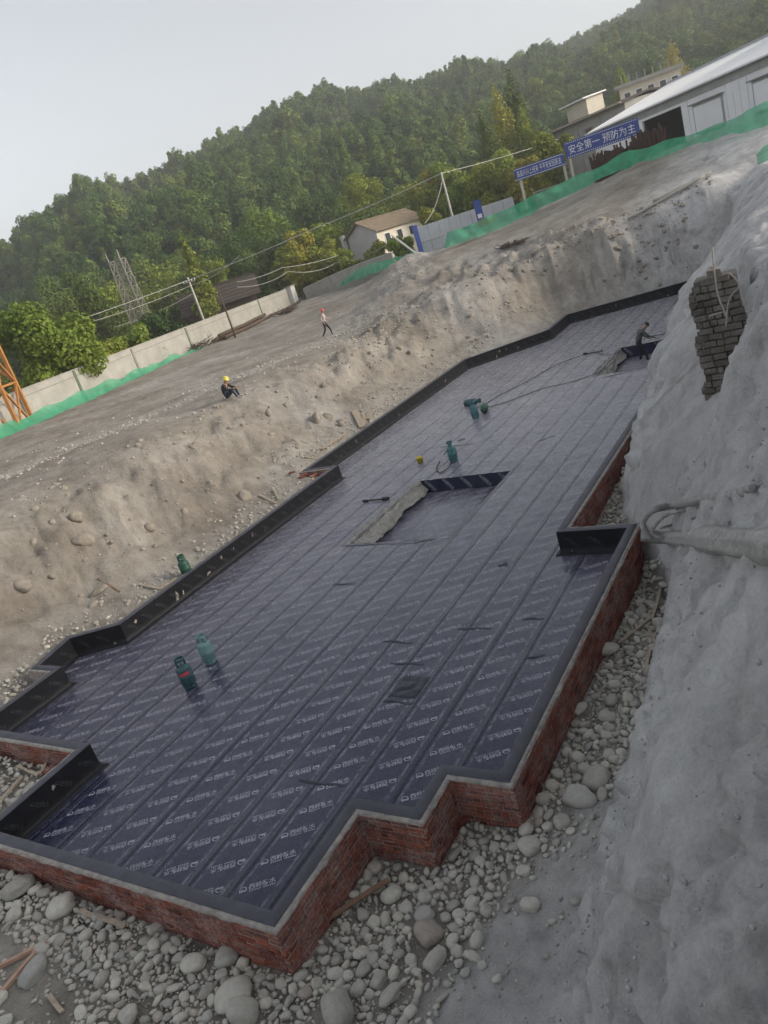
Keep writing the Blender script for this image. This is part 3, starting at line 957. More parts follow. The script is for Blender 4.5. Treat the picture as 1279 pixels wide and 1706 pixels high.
def build_membrane():
    ang = math.radians(34)
    ca, sa = math.cos(ang), math.sin(ang)
    ys = np.concatenate([np.arange(3.9, 15, 0.085), np.arange(15, 44.2, 0.17)])
    ys = np.unique(np.round(np.concatenate([ys, [p[k] for p in PITS for k in ('y0', 'y1')]]), 4))
    flips = [0, 1, 1, 0, 1, 0, 1, 0, 0, 1, 1, 0, 1, 1, 0, 1, 0, 1, 1]
    nst = int((-4.1 - STRIP_X0) / STRIP_W) + 1
    for s in range(nst):
        xa = STRIP_X0 + s * STRIP_W
        us = list(np.linspace(0, 1.0, 13)) + [1.03, 1.06, 1.075, 1.08]
        xs = xa + np.array(us) * STRIP_W
        ex = [p[k] for p in PITS for k in ('x0', 'x1') if xa < p[k] < xa + STRIP_W]
        xs = np.unique(np.round(np.concatenate([xs, ex]), 4))
        X, Y = np.meshgrid(xs, ys)
        Z = mem_z(X, Y)
        U = (X - xa) / STRIP_W
        wob = 0.012 * vnoise(Y * 1.7, 0, s, 77)
        Z = Z + np.where(U > 1.0, 0.006, 0) * (U < 1.077) - np.where(U >= 1.077, 0.010, 0)
        X2 = X + np.where(U > 1.0, wob, 0)
        cx, cy = (X[:-1, :-1] + X[1:, 1:]) / 2, (Y[:-1, :-1] + Y[1:, 1:]) / 2
        keep = (plan_sdf(cx, cy) < 0.11) & ~in_pit(cx, cy)
        if not keep.any(): continue
        nx = len(xs)
        rows = np.nonzero(keep.any(1))[0]
        cuts = np.split(rows, np.nonzero(np.diff(rows) > 1)[0] + 1)
        full = keep
        for rw in cuts:
            keep = np.zeros_like(full)
            keep[rw] = full[rw]
            i, j = np.nonzero(keep)
            Q = np.stack([i * nx + j, i * nx + j + 1, (i + 1) * nx + j + 1, (i + 1) * nx + j], -1)
            V = np.c_[X2.ravel(), Y.ravel(), Z.ravel()]
            used = np.unique(Q)
            remap = -np.ones(len(V), int)
            remap[used] = np.arange(len(used))
            me = mesh_np(V[used], remap[Q])
            attr(me, 'across', U.ravel()[used])
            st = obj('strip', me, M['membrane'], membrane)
            # printed marks on this strip
            c0 = xa + 0.53 * STRIP_W
            VV, TT = [], []
            n = 0
            off = random.random() * 0.465
            for yc in np.arange(4.2 + off, 43.5, 0.465):
                if not (ys[rw[0]] <= yc <= ys[rw[-1]]): continue
                if plan_sdf(np.array([c0]), np.array([yc]))[0] > -0.12: continue
                if in_pit(np.array([c0 - .2, c0 + .2]), np.array([yc, yc])).any(): continue
                if vnoise(s * 3.1, yc * 0.7, 0, 81) > 0.88: continue
                f = -1 if flips[s % len(flips)] else 1
                P = PRV * f * 1.06
                x, y = c0 + P[:, 0] * ca - P[:, 1] * sa, yc + P[:, 0] * sa + P[:, 1] * ca
                VV.append(np.c_[x, y, mem_z(x, y) + 0.0035]); TT.append(PRT + n); n += len(P)
            if VV:
                o = obj('printed_marks', mesh_np(np.vstack(VV), np.vstack(TT), False), M['print'], st)
                tag(o, kind='stuff')
build_membrane()

def wall_prints(parent, a, b, z0, z1, size=0.9, pitch=0.46, tilt=24, inset=0.012, mat='faint_print'):
    """prints on a vertical lining from plan point a to b, as seen from inside"""
    a, b = np.array(a, float), np.array(b, float)
    L = np.linalg.norm(b - a)
    e = (b - a) / L
    nin = np.array([-e[1], e[0]])
    e = -e                                    # reading direction seen from inside
    VV, TT, n = [], [], 0
    t = math.radians(-tilt)
    for s in np.arange(0.3, L - 0.2, pitch):
        P = PRV * size
        u, v = P[:, 0] * math.cos(t) - P[:, 1] * math.sin(t), P[:, 0] * math.sin(t) + P[:, 1] * math.cos(t)
        o = b - (b - a) / L * s + nin * inset
        xy = o[None, :] + e[None, :] * u[:, None]
        z = (z0 + z1) / 2 + v
        VV.append(np.c_[xy, z]); TT.append(PRT + n); n += len(P)
    if VV:
        tag(obj('printed_marks', mesh_np(np.vstack(VV), np.vstack(TT), False), M[mat], parent), kind='stuff')

# sumps cut into the floor, their lining and the bunched sheet on their left bank
def build_pit(p):
    x0, x1, y0, y1, d = p['x0'], p['x1'], p['y0'], p['y1'], p['d']
    g = 0.022
    mb = MB()
    mb.add([(x0, y1, g), (x1, y1, g), (x1, y1, -d), (x0, y1, -d)], [(3, 2, 1, 0)])
    back = mb.build('sump_wall', M['sump_lining'], membrane)
    mb = MB()
    mb.add([(x1, y0, g), (x1, y1, g), (x1, y1, -d), (x1, y0, -d)], [(0, 1, 2, 3)])
    mb.build('sump_wall', M['sump_lining'], membrane)
    mb = MB()
    mb.add([(x0, y0, g), (x1, y0, g), (x1, y0, -d), (x0, y0, -d)], [(0, 1, 2, 3)])
    mb.build('sump_wall', M['sump_lining'], membrane)
    # floor
    nx, ny = 24, 30
    X, Y = np.meshgrid(np.linspace(x0, x1, nx), np.linspace(y0, y1, ny))
    Z = -d + 0.02 * vnoise(X * 2, Y * 2, 0, 90)
    i, j = np.meshgrid(np.arange(ny - 1), np.arange(nx - 1), indexing='ij')
    Q = np.stack([i * nx + j, i * nx + j + 1, (i + 1) * nx + j + 1, (i + 1) * nx + j], -1).reshape(-1, 4)
    me = mesh_np(np.c_[X.ravel(), Y.ravel(), Z.ravel()], Q)
    attr(me, 'across', np.mod((X.ravel() - STRIP_X0) / STRIP_W, 1.0))
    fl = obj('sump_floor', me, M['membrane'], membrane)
    VV, TT, n = [], [], 0
    for q, xc in enumerate(np.arange(x0 + 0.7, x1 - 0.2, STRIP_W)):
        for yc in np.arange(y0 + 0.3, y1 - 0.15, 0.465):
            P = PRV * (1.06 if q % 2 else -1.06)
            x, y = xc + P[:, 0] * 0.829 - P[:, 1] * 0.559, yc + P[:, 0] * 0.559 + P[:, 1] * 0.829
            VV.append(np.c_[x, y, -d + 0.02 * vnoise(x * 2, y * 2, 0, 90) + 0.006]); TT.append(PRT + n); n += len(P)
    tag(obj('printed_marks', mesh_np(np.vstack(VV), np.vstack(TT), False), M['print'], fl), kind='stuff')
    # bunched sheet: a ridge of folds over the sloping left bank
    nx, ny = 70, 190
    S, T = np.meshgrid(np.linspace(-0.22, 1.03, nx), np.linspace(-0.06, 1.0, ny))
    X = x0 + 0.22 * S + 0.07 * vnoise(T * 9, S * 2, 0, 92) - 0.12 * (1 - T) * (1 - np.clip(S, 0, 1))
    Y = y0 - 0.25 + (y1 - y0 + 0.2) * T + 0.06 * fbm(S * 2.5, T * 9, 0, 3, 91)
    Z = 0.025 - np.clip(S, 0, 1) * (d - 0.02)
    w1 = 1 - np.abs(vnoise(S * 3.2 + 1.5 * vnoise(T * 5, 0, 0, 95), T * 7, 0, 93))
    w2 = 1 - np.abs(vnoise(S * 7 + T * 4, T * 17, 0, 94))
    Z = Z + (0.07 * w1 ** 3 + 0.05 * w2 ** 3) * sstep(-0.22, 0.0, S) * sstep(-0.06, 0.06, T)
    i, j = np.meshgrid(np.arange(ny - 1), np.arange(nx - 1), indexing='ij')
    Q = np.stack([i * nx + j, i * nx + j + 1, (i + 1) * nx + j + 1, (i + 1) * nx + j], -1).reshape(-1, 4)
    obj('bunched_sheet', mesh_np(np.c_[X.ravel(), Y.ravel(), Z.ravel()], Q), M['crumpled'], membrane)
    wall_prints(membrane, (x1, y1), (x0, y1), -d, g, 0.95, 0.62, 50, mat='print')
for p in PITS:
    build_pit(p)

# lapped roll ends and a patch with folds
def lap(px0, py0, px1, py1, w=0.07, name='lap_joint'):
    a, b = at_z(px0, py0, 0.03), at_z(px1, py1, 0.03)
    n = 14
    d = (b - a)[:2]
    L = np.linalg.norm(d); d = d / L
    q = np.array([-d[1], d[0]])
    V, F = [], []
    for i in range(n):
        t = i / (n - 1)
        c = a[:2] + d * L * t + q * 0.012 * math.sin(7 * t + px0)
        for k, (o, h) in enumerate(((-w / 2, 0.002), (-w / 2 + 0.01, 0.010), (0, 0.014), (w / 2 - 0.01, 0.008), (w / 2, 0.0))):
            xy = c + q * o
            V.append((xy[0], xy[1], float(mem_z(xy[0], xy[1])) + h * (0.8 + 0.4 * math.sin(5 * t))))
    for i in range(n - 1):
        for k in range(4):
            F.append((i * 5 + k, i * 5 + k + 1, (i + 1) * 5 + k + 1, (i + 1) * 5 + k))
    obj(name, mesh_from(V, F, True), M['dark_membrane'], membrane)
for q in [(498, 1299, 572, 1308), (763, 1047, 818, 1046), (640, 1067, 686, 1070), (555, 973, 592, 972), (872, 1030, 905, 1029), (640, 1166, 690, 1171), (650, 1104, 706, 1106),
          (570, 909, 690, 904), (690, 904, 728, 897), (875, 1096, 908, 1090), (735, 745, 790, 738), (895, 735, 925, 725), (1003, 629, 1085, 611), (590, 1345, 700, 1367), (742, 1292, 855, 1306)]:
    lap(*q)
def patch(px, py, w, l):
    c = at_z(px, py, 0.03)
    n = 22
    X, Y = np.meshgrid(np.linspace(-w / 2, w / 2, n), np.linspace(-l / 2, l / 2, n))
    Z = mem_z(X + c[0], Y + c[1]) + 0.012 + 0.035 * np.abs(fbm(X * 4, Y * 4, 0, 3, 97)) * np.exp(-((X ** 2 + Y ** 2) / (0.09)))
    Z = Z - 0.02 * ((np.abs(X) > w * 0.49) | (np.abs(Y) > l * 0.49))
    i, j = np.meshgrid(np.arange(n - 1), np.arange(n - 1), indexing='ij')
    Q = np.stack([i * n + j, i * n + j + 1, (i + 1) * n + j + 1, (i + 1) * n + j], -1).reshape(-1, 4)
    obj('patch', mesh_np(np.c_[(X + c[0]).ravel(), (Y + c[1]).ravel(), Z.ravel()], Q), M['dark_membrane'], membrane)
patch(682, 1143, 0.55, 0.62)

# ------------------------------------------------------------------ brick upstand walls
INN = PL
OUT = offset_poly(PL, WALL_T)
CORE = offset_poly(PL, WALL_T - 0.010)
FLAP = offset_poly(PL, 0.165)
LIN = offset_poly(PL, -0.008)
COVE = offset_poly(PL, -0.10)

def prism(a, b, c, d, z0, z1):
    """a-b inner line, c-d outer line"""
    vs = [(p[0], p[1], z) for z in (z0, z1) for p in (a, b, d, c)]
    return vs, [(0, 1, 2, 3), (7, 6, 5, 4), (0, 4, 5, 1), (1, 5, 6, 2), (2, 6, 7, 3), (3, 7, 4, 0)]

def convex(i):
    a, b, c = PL[i - 1], PL[i], PL[(i + 1) % len(PL)]
    return (b[0] - a[0]) * (c[1] - b[1]) - (b[1] - a[1]) * (c[0] - b[0]) > 0

def brick_mesh(l, rng):
    mb = MB()
    mb.box((0, 0, 0), (l - 0.004, 0.06, 0.050))
    bm = bmesh.new()
    me = mb.mesh()
    bm.from_mesh(me)
    bmesh.ops.bevel(bm, geom=bm.edges[:], offset=0.004, segments=1, affect='EDGES')
    for v in bm.verts:
        v.co += Vector(rng.normal(size=3) * 0.0011)
    bm.to_mesh(me)
    bm.free()
    return me
_brng = np.random.default_rng(3)
STRETCH = [brick_mesh(0.228, _brng) for _ in range(6)]
HEADER = [brick_mesh(0.108, _brng) for _ in range(6)]
HALF = [brick_mesh(0.168, _brng) for _ in range(4)]
for me in STRETCH + HEADER + HALF:
    me.materials.append(M['brick'])

def join_meshes(parts):
    """[(mesh, matrix)] -> one polygon mesh"""
    bm = bmesh.new()
    for me, mt in parts:
        n = len(bm.verts)
        bm.from_mesh(me)
        bm.verts.ensure_lookup_table()
        for v in bm.verts[n:]:
            v.co = mt @ v.co
    out = bpy.data.meshes.new('mesh')
    bm.to_mesh(out)
    bm.free()
    return out

def lay_bricks(a, b, parent, z0, top=0.497, limit=300, length=None, count=None, cv0=True, cv1=True):
    a, b = np.array(a), np.array(b)
    L = np.linalg.norm(b - a)
    e = (b - a) / L
    nrm = np.array([e[1], -e[0]])
    ang = math.atan2(e[1], e[0])
    L2 = L if length is None else min(L, length)
    lst = []
    k = 0
    z = top - 0.0265
    while True:
        head = (k % 3 == 1)
        l = 0.118 if head else 0.238
        s = 0.065 if (k % 2 and cv0) else 0.0
        tail = 0.065 if (k % 2 == 0 and cv1) else 0.0
        first = True
        while s < L2 - 0.04:
            ll = l
            if first and not head and k % 2: ll = 0.178
            first = False
            if s + ll > L - tail - 0.005:
                ll = L - tail - s
                if ll < 0.045: break
            lst.append((s + ll / 2, z, ll))
            s += ll
        k += 1
        z -= 0.063
        if z < z0: break
    todo, rest = [], []
    gl = ground_z(*(a[:, None] + e[:, None] * np.array([q[0] for q in lst])[None, :] + nrm[:, None] * 0.12))
    for (s, z, l), gg in zip(lst, gl):
        p = a + e * s - nrm * (0.030 - 0.004 * random.gauss(0, 1) * 0.8)
        if z + 0.03 < gg - 0.12: continue
        mesh, nom = (random.choice(STRETCH), 0.238) if l > 0.2 else (random.choice(HALF), 0.178) if l > 0.15 else (random.choice(HEADER), 0.118)
        mt = Matrix.Translation((p[0], p[1], z + random.gauss(0, 0.0015))) @ Matrix.Rotation(ang + random.gauss(0, 0.012), 4, 'Z') @ Matrix.Rotation(random.gauss(0, 0.01), 4, 'Y') @ Matrix.Diagonal((l / nom, 1, 1, 1))
        d = math.hypot(p[0], p[1])
        todo.append((d, mesh, mt))
    todo.sort(key=lambda t: t[0])
    have = count[0] if count else 0
    for q, (d, mesh, mt) in enumerate(todo):
        if have < limit:
            o = bpy.data.objects.new('brick', mesh)
            link(o, parent)
            o.matrix_local = mt
            have += 1
        else:
            rest.append((mesh, mt))
    if count: count[0] = have
    if rest:
        tag(obj('brickwork', join_meshes(rest), M['brick'], parent), kind='stuff')

def wall_thing(name, label, edges, bricks=(), prints=(), blen=None):
    t = tag(thing(name, label, 'wall'), kind='thing')
    n = len(PL)
    core, cap, flap, lin, cove = MB(), MB(), MB(), MB(), MB()
    cnt = [0]
    for k in edges:
        k2 = (k + 1) % n
        core.add(*prism(INN[k], INN[k2], CORE[k], CORE[k2], -0.5, WALL_H - 0.02))
        # rough mortar bed on the top
        m = max(3, int(np.linalg.norm(INN[k2] - INN[k]) / 0.11))
        V, F = [], []
        for i in range(m + 1):
            s = i / m
            pi, po = FLAP[k] + (FLAP[k2] - FLAP[k]) * s, OUT[k] + (OUT[k2] - OUT[k]) * s
            w = 0.0 if i in (0, m) else 0.014 * random.gauss(0, 1)
            ed = po - (po - pi) / np.linalg.norm(po - pi) * (0.012 + w)
            h = WALL_H - 0.004 + 0.005 * random.gauss(0, 1)
            V += [(pi[0], pi[1], WALL_H + 0.002), ((pi[0] + ed[0]) / 2, (pi[1] + ed[1]) / 2, h + 0.006), (ed[0], ed[1], h - 0.003), (ed[0], ed[1], WALL_H - 0.026)]
        for i in range(m):
            for j in range(3):
                F.append((4 * i + j, 4 * i + j + 1, 4 * i + j + 5, 4 * i + j + 4))
        cap.add(V, F)
        # sheet turned over the top, and down the inside
        V, F = [], []
        for i in range(m + 1):
            s = i / m
            pi, po = LIN[k] + (LIN[k2] - LIN[k]) * s, FLAP[k] + (FLAP[k2] - FLAP[k]) * s
            e = (po - pi) / np.linalg.norm(po - pi)
            ed = po + e * (0.0 if i in (0, m) else 0.006 * random.gauss(0, 1))
            h = WALL_H + 0.012 + 0.002 * random.gauss(0, 1)
            V += [(pi[0], pi[1], WALL_H + 0.008), (pi[0] + e[0] * .02, pi[1] + e[1] * .02, h + 0.004), (ed[0] - e[0] * .01, ed[1] - e[1] * .01, h), (ed[0], ed[1], WALL_H - 0.004)]
        for i in range(m):
            for j in range(3):
                F.append((4 * i + j, 4 * i + j + 1, 4 * i + j + 5, 4 * i + j + 4))
        flap.add(V, F)
        V, F = [], []
        for i in range(m + 1):
            s = i / m
            p = LIN[k] + (LIN[k2] - LIN[k]) * s
            c = COVE[k] + (COVE[k2] - COVE[k]) * s
            e = (c - p) / (np.linalg.norm(c - p) + 1e-9)
            for z in (WALL_H + 0.008, 0.34, 0.2, 0.07):
                q = p + e * (0.005 * random.gauss(0, 1) * (0 if z > 0.5 or i in (0, m) else 1))
                V.append((q[0], q[1], z))
            q = p + e * 0.045
            V.append((q[0], q[1], 0.033))
            V.append((c[0], c[1], 0.030 + 0.003 * random.gauss(0, 1)))
            V.append((c[0] + e[0] * 0.004, c[1] + e[1] * 0.004, 0.0))
        for i in range(m):
            for j in range(6):
                F.append((7 * i + j, 7 * i + j + 1, 7 * i + j + 8, 7 * i + j + 7))
        lin.add(V, F)
        if k in bricks:
            c = (OUT[k] + OUT[k2]) / 2
            lay_bricks(OUT[k], OUT[k2], t, -0.36, limit=300, length=blen, count=cnt, cv0=convex(k), cv1=convex(k2))
        if k in prints:
            wall_prints(t, LIN[k], LIN[k2], 0.03, WALL_H, 0.72, 0.5, 40, 0.012)
    core.build('mortar_core', M['dark_mortar'], t)
    cap.build('mortar_bed', M['mortar'], t, smooth=True)
    flap.build('membrane_flap', M['flap'], t, smooth=True)
    lin.build('membrane_lining', M['lining'], t, smooth=True)
    return t

wall_thing('brick_wall', 'low red brick wall along the front edge of the membrane basin', [20], [20])
wall_thing('brick_wall', 'red brick wall stepping in zigzag corners beside the cobbles', [0, 1, 2, 3], [0, 1, 2, 3])
wall_thing('brick_wall', 'long dark red brick wall running up the right side beside the stone trench', [4], [4])
wall_thing('brick_wall', 'short black lined wall turning inward at the log', [5], [], [5])
wall_thing('brick_wall', 'far red brick wall on the right vanishing behind the grey bank', [6], [6], blen=9.0)
wall_thing('brick_wall', 'black lined end wall at the far foot of the earth cut', [7, 8, 9, 10], [], [8, 9, 10])
wall_thing('brick_wall', 'black lined wall beyond the jog on the far left side', [11, 12], [12], [11])
wall_thing('brick_wall', 'long black lined wall on the near left side with a kinked bay', [13, 14, 15, 16, 17], [], [13, 14, 15, 17])
wall_thing('brick_wall', 'black lined brick wall round the cobbled notch at the left edge', [18, 19], [18], [19])

# ------------------------------------------------------------------ cobbles and gravel
def stone_mesh(seed, sub=3, elong=(1.0, 0.8, 0.58), rough=0.16):
    bm = bmesh.new()
    bmesh.ops.create_icosphere(bm, subdivisions=sub, radius=1.0)
    co = np.array([v.co[:] for v in bm.verts])
    n = fbm(co[:, 0] * 0.9 + seed * 7.1, co[:, 1] * 0.9, co[:, 2] * 0.9, 3, seed)
    n2 = vnoise(co[:, 0] * 3 + seed, co[:, 1] * 3, co[:, 2] * 3, seed + 5)
    sq = np.sign(co) * np.abs(co) ** 0.86
    co = sq * (1 + rough * n + 0.03 * n2)[:, None] * np.array(elong)
    for v, c in zip(bm.verts, co):
        v.co = c
    me = bpy.data.meshes.new('stone')
    bm.to_mesh(me)
    bm.free()
    me.polygons.foreach_set('use_smooth', [True] * len(me.polygons))
    me.materials.append(M['stone'])
    return me
_sr = np.random.default_rng(77)
STONES = [stone_mesh(i, 3, (1.0, 0.56 + 0.38 * _sr.random(), 0.40 + 0.30 * _sr.random()), 0.16 + 0.14 * _sr.random()) for i in range(14)]
def _arr(me):
    V = np.zeros(len(me.vertices) * 3); me.vertices.foreach_get('co', V)
    F = np.zeros(len(me.polygons) * 3, np.int32); me.polygons.foreach_get('vertices', F)
    return V.reshape(-1, 3), F.reshape(-1, 3)
SMALL = [_arr(stone_mesh(50 + i, 2, (1.0, 0.55 + 0.38 * _sr.random(), 0.42 + 0.3 * _sr.random()), 0.28)) for i in range(12)]
TINY = [_arr(stone_mesh(70 + i, 1, (1.0, 0.8, 0.6), 0.25)) for i in range(6)]

def rot_np(rng, n):
    q = rng.normal(size=(n, 4)); q /= np.linalg.norm(q, axis=1, keepdims=True)
    w, x, y, z = q.T
    return np.stack([1 - 2 * (y * y + z * z), 2 * (x * y - z * w), 2 * (x * z + y * w), 2 * (x * y + z * w), 1 - 2 * (x * x + z * z), 2 * (y * z - x * w),
                     2 * (x * z - y * w), 2 * (y * z + x * w), 1 - 2 * (x * x + y * y)], -1).reshape(-1, 3, 3)

def scatter_mesh(name, P, R, kinds, rng, label=None, cat=None, material='stone', sink=0.25, flat=True):
    VV, FF, n = [], [], 0
    kk = rng.integers(0, len(kinds), len(P))
    rots = rot_np(rng, len(P))
    for p, r, k, m in zip(P, R, kk, rots):
        V, F = kinds[k]
        if flat:
            a = rng.random() * 6.283
            tl = rng.normal() * 0.35
            m = np.array(Matrix.Rotation(a, 3, 'Z') @ Matrix.Rotation(tl, 3, 'X') @ Matrix.Rotation(rng.normal() * 0.35, 3, 'Y'))
        W = (V * r) @ m.T + p + np.array([0, 0, r * (0.5 - sink)])
        VV.append(W); FF.append(F + n); n += len(V)
    o = obj(name, mesh_np(np.vstack(VV), np.vstack(FF)), M[material])
    return tag(o, label, cat, kind='stuff')

def throw(classes, rng):
    cell = 0.2
    grid = {}
    P, R = [], []
    for (r0, r1, tries) in classes:
        x = np.concatenate([rng.uniform(-5.9, -3.1, int(tries * 0.5)), rng.uniform(-13, -3.2, int(tries * 0.42)), rng.uniform(-18.0, -12.2, int(tries * 0.08))])
        y = np.concatenate([rng.uniform(3.7, 17.6, int(tries * 0.5)), rng.uniform(1.1, 3.9, int(tries * 0.42)), rng.uniform(3.9, 10.5, int(tries * 0.08))])
        keep = rng.random(len(x)) < gravel_density(x, y)
        x, y = x[keep], y[keep]
        rad = r0 + (r1 - r0) * rng.random(len(x)) ** 1.6
        near = plan_sdf(x, y) - WALL_T
        for a, b, r, nr in zip(x, y, rad, near):
            if nr < r * 0.75: continue
            i, j = int(a // cell), int(b // cell)
            ok = True
            for di in (-2, -1, 0, 1, 2):
                for dj in (-2, -1, 0, 1, 2):
                    for (c, d, q) in grid.get((i + di, j + dj), ()):
                        if (a - c) ** 2 + (b - d) ** 2 < (0.80 * (r + q)) ** 2:
                            ok = False; break
                    if not ok: break
                if not ok: break
            if ok:
                grid.setdefault((i, j), []).append((a, b, r))
                P.append((a, b)); R.append(r)
    return np.array(P), np.array(R), grid

# the large ones that stand out in the photograph: (x, y, half length in pixels, label)
BIG = [(994, 1303, 24, 'pale oval boulder leaning on the foot of the grey bank'), (966, 1337, 26, 'large dark flat round boulder below the pale oval one'),
       (1012, 1087, 20, 'large pale rounded boulder in the narrow trench beside the right wall'), (652, 1497, 16, 'upright egg shaped stone at the end of the brown plank'),
       (607, 1527, 14, 'pale stone just below the brown plank'), (719, 1561, 22, 'pale flat oval boulder in the middle of the cobbles'),
       (708, 1529, 17, 'squarish grey boulder above the pale flat oval one'), (886, 1514, 17, 'round grey stone at the edge of the bare grey silt'),
       (798, 1572, 15, 'grey stone half buried in the silt'), (727, 1606, 20, 'long flat grey stone among the lowest cobbles'),
       (654, 1662, 19, 'brown grey wedge shaped stone near the bottom edge'), (566, 1692, 34, 'very large pale boulder cut by the bottom edge'),
       (884, 1415, 19, 'long grey cobble below the outermost brick corner'), (33, 1485, 20, 'big round pale stone below the front wall at the left edge'),
       (105, 1516, 22, 'broad grey boulder against the left part of the front wall'), (57, 1627, 21, 'lone pale oval stone on the bare soil beside two sticks'),
       (392, 1667, 28, 'largest grey boulder in the front cobbles'), (412, 1696, 22, 'pale boulder touching the largest grey one near the bottom edge'),
       (219, 1697, 20, 'pale boulder at the bottom edge left of the front cobbles'), (381, 1601, 18, 'dark grey rounded boulder below the front wall corner'),
       (324, 1612, 18, 'grey lying boulder in the middle of the front cobbles'), (263, 1551, 14, 'pale stone touching the foot of the front wall'),
       (1021, 1171, 14, 'pale round stone halfway down the trench'), (967, 1187, 15, 'grey rounded stone against the right wall in the trench')]

def build_gravel():
    rng = np.random.default_rng(21)
    big = []
    for i, (px, py, hp, lab) in enumerate(BIG):
        p = at_g(px, py)
        r = hp * math.sqrt(p[0] ** 2 + p[1] ** 2 + (CAM_H - p[2]) ** 2) / FPX
        o = obj('boulder', STONES[i % len(STONES)], None, None, (p[0], p[1], p[2] + r * 0.25), (rng.normal() * .2, rng.normal() * .2, rng.random() * 6.28), (r, r, r))
        tag(o, lab, 'stone', 'single boulders among the cobbles')
        big.append((p[0], p[1], r))
    P, R, grid = throw([(0.085, 0.12, 420), (0.058, 0.085, 5000), (0.040, 0.058, 16000), (0.028, 0.040, 16000), (0.018, 0.028, 18000)], rng)
    B = np.array(big)
    dd = np.sqrt(((P[:, None, :] - B[None, :, :2]) ** 2).sum(-1)) - B[None, :, 2] * 0.8 - R[:, None]
    keep = dd.min(1) > 0
    P, R = P[keep], R[keep]
    Z = ground_z(P[:, 0], P[:, 1])
    vis = R / np.hypot(np.hypot(P[:, 0], P[:, 1]), CAM_H)
    # only those inside the picture can count as individuals
    C = (np.c_[P, Z - CAM_H]) @ ROT
    px, py = 640 + FPX * C[:, 0] / C[:, 2], 853 + FPX * C[:, 1] / C[:, 2]
    inside = (px > 0) & (px < 1279) & (py > 0) & (py < 1706)
    order = np.argsort(-vis * inside)
    zones = {'front': ('rounded grey cobble lying along the front brick wall', 'cobbles along the front wall'),
             'step': ('rounded grey cobble in the heap below the zigzag brick corners', 'cobbles below the zigzag corners'),
             'trench': ('rounded grey cobble in the trench beside the long right wall', 'cobbles in the right trench'),
             'notch': ('pale cobble inside the brick notch at the left edge', 'cobbles in the left notch')}
    for k in order[:276]:
        x, y, r = P[k, 0], P[k, 1], R[k]
        nw = float(plan_sdf(np.array([x]), np.array([y]))[0]) - WALL_T
        z = 'notch' if x < -12.2 and y > 3.86 else 'front' if (y < 3.9 and x < -5.7) else 'trench' if y > 6.3 else 'step'
        o = obj('cobble', STONES[int(rng.integers(0, len(STONES)))], None, None, (x, y, Z[k] + r * 0.22), (rng.normal() * .3, rng.normal() * .3, rng.random() * 6.28), (r * 1.08, r * 1.08, r * 1.08))
        wd = 'large ' if r > 0.085 else 'small ' if r < 0.062 else ''
        pl = ', close to the bricks' if nw < 0.3 else ', away from the bricks' if nw > 0.9 else ''
        tag(o, wd + zones[z][0] + pl, 'stone', wd + zones[z][1] + pl)
    rest = order[276:]
    P3 = np.c_[P, Z]
    mid = rest[R[rest] > 0.03]
    tiny = rest[R[rest] <= 0.03]
    scatter_mesh('gravel', P3[mid], R[mid] * 1.08, SMALL, rng, 'small rounded grey gravel filling the gaps between the cobbles', 'gravel')
    x = np.concatenate([rng.uniform(-5.9, -3.1, 9000), rng.uniform(-13, -3.2, 10000), rng.uniform(-18, -12.2, 1500)])
    y = np.concatenate([rng.uniform(3.7, 17.6, 9000), rng.uniform(0.8, 3.9, 10000), rng.uniform(3.9, 10.5, 1500)])
    k = rng.random(len(x)) < np.clip(gravel_density(x, y) * 0.8 + 0.05 * (plan_sdf(x, y) > 0.3) * (x < -3.1), 0, 1)
    x, y = x[k], y[k]
    pt = np.vstack([P3[tiny], np.c_[x, y, ground_z(x, y)]])
    rt = np.concatenate([R[tiny] * 1.1, rng.uniform(0.007, 0.018, len(x))])
    scatter_mesh('fine_gravel', pt, rt, TINY, rng, 'fine grey gravel and chips between the stones', 'gravel')
build_gravel()

# rubble on the left bench and banks
def build_rubble():
    rng = np.random.default_rng(31)
    n = 2600
    y = rng.uniform(8, 56, n)
    x = -28.5 - 1.2 * np.sin(y * 0.14) + rng.normal(size=n) * 1.0
    m = 1700
    y2 = rng.uniform(10, 42, m)
    x2 = np.interp(y2, [8, 20, 20.1, 34, 42], [-16.3, -16.3, -17.6, -17.6, -14.6]) - np.abs(rng.normal(size=m)) * 0.6
    y3 = rng.uniform(8, 50, 1500)
    x3 = rng.uniform(-35, -16, 1500)
    # a fan of broken stone below the ramp
    x4 = -23 + rng.normal(size=900) * 1.6
    y4 = 37 + rng.normal(size=900) * 3.0
    x, y = np.concatenate([x, x2, x3, x4]), np.concatenate([y, y2, y3, y4])
    k = plan_sdf(x, y) > 0.32
    x, y = x[k], y[k]
    r = 0.025 + 0.075 * rng.random(len(x)) ** 3.2
    scatter_mesh('rubble', np.c_[x, y, ground_z(x, y)], r, TINY, rng, 'broken stone rubble strewn over the earth bench and slope', 'rubble', material='bench_stone', sink=0.45)
    # stones and clods on the near bank
    y = rng.uniform(0.8, 14, 2200)
    t = rng.random(2200)
    x = np.interp(y, [0, 9, 12, 14], [-3.3, -3.3, -3.5, -4.4]) + t ** 1.8 * 3.0
    scatter_mesh('clods', np.c_[x, y, ground_z(x, y)], 0.005 + 0.02 * rng.random(2200) ** 3.0, TINY, rng, 'crumbs of grey earth on the near bank', 'clods', material='clod', sink=0.5)
M['bench_stone'] = plain('bench_stone', (0.36, 0.335, 0.295), 0.95, var=0.3, scale=4, world_coord=True)
M['clod'] = plain('clod', (0.35, 0.35, 0.355), 0.95, var=0.3, scale=20, world_coord=True)
build_rubble()
M['bank_stone'] = plain('dusty_stone', (0.26, 0.232, 0.195), 0.95, var=0.3, scale=5, bmp=0.5, world_coord=True)
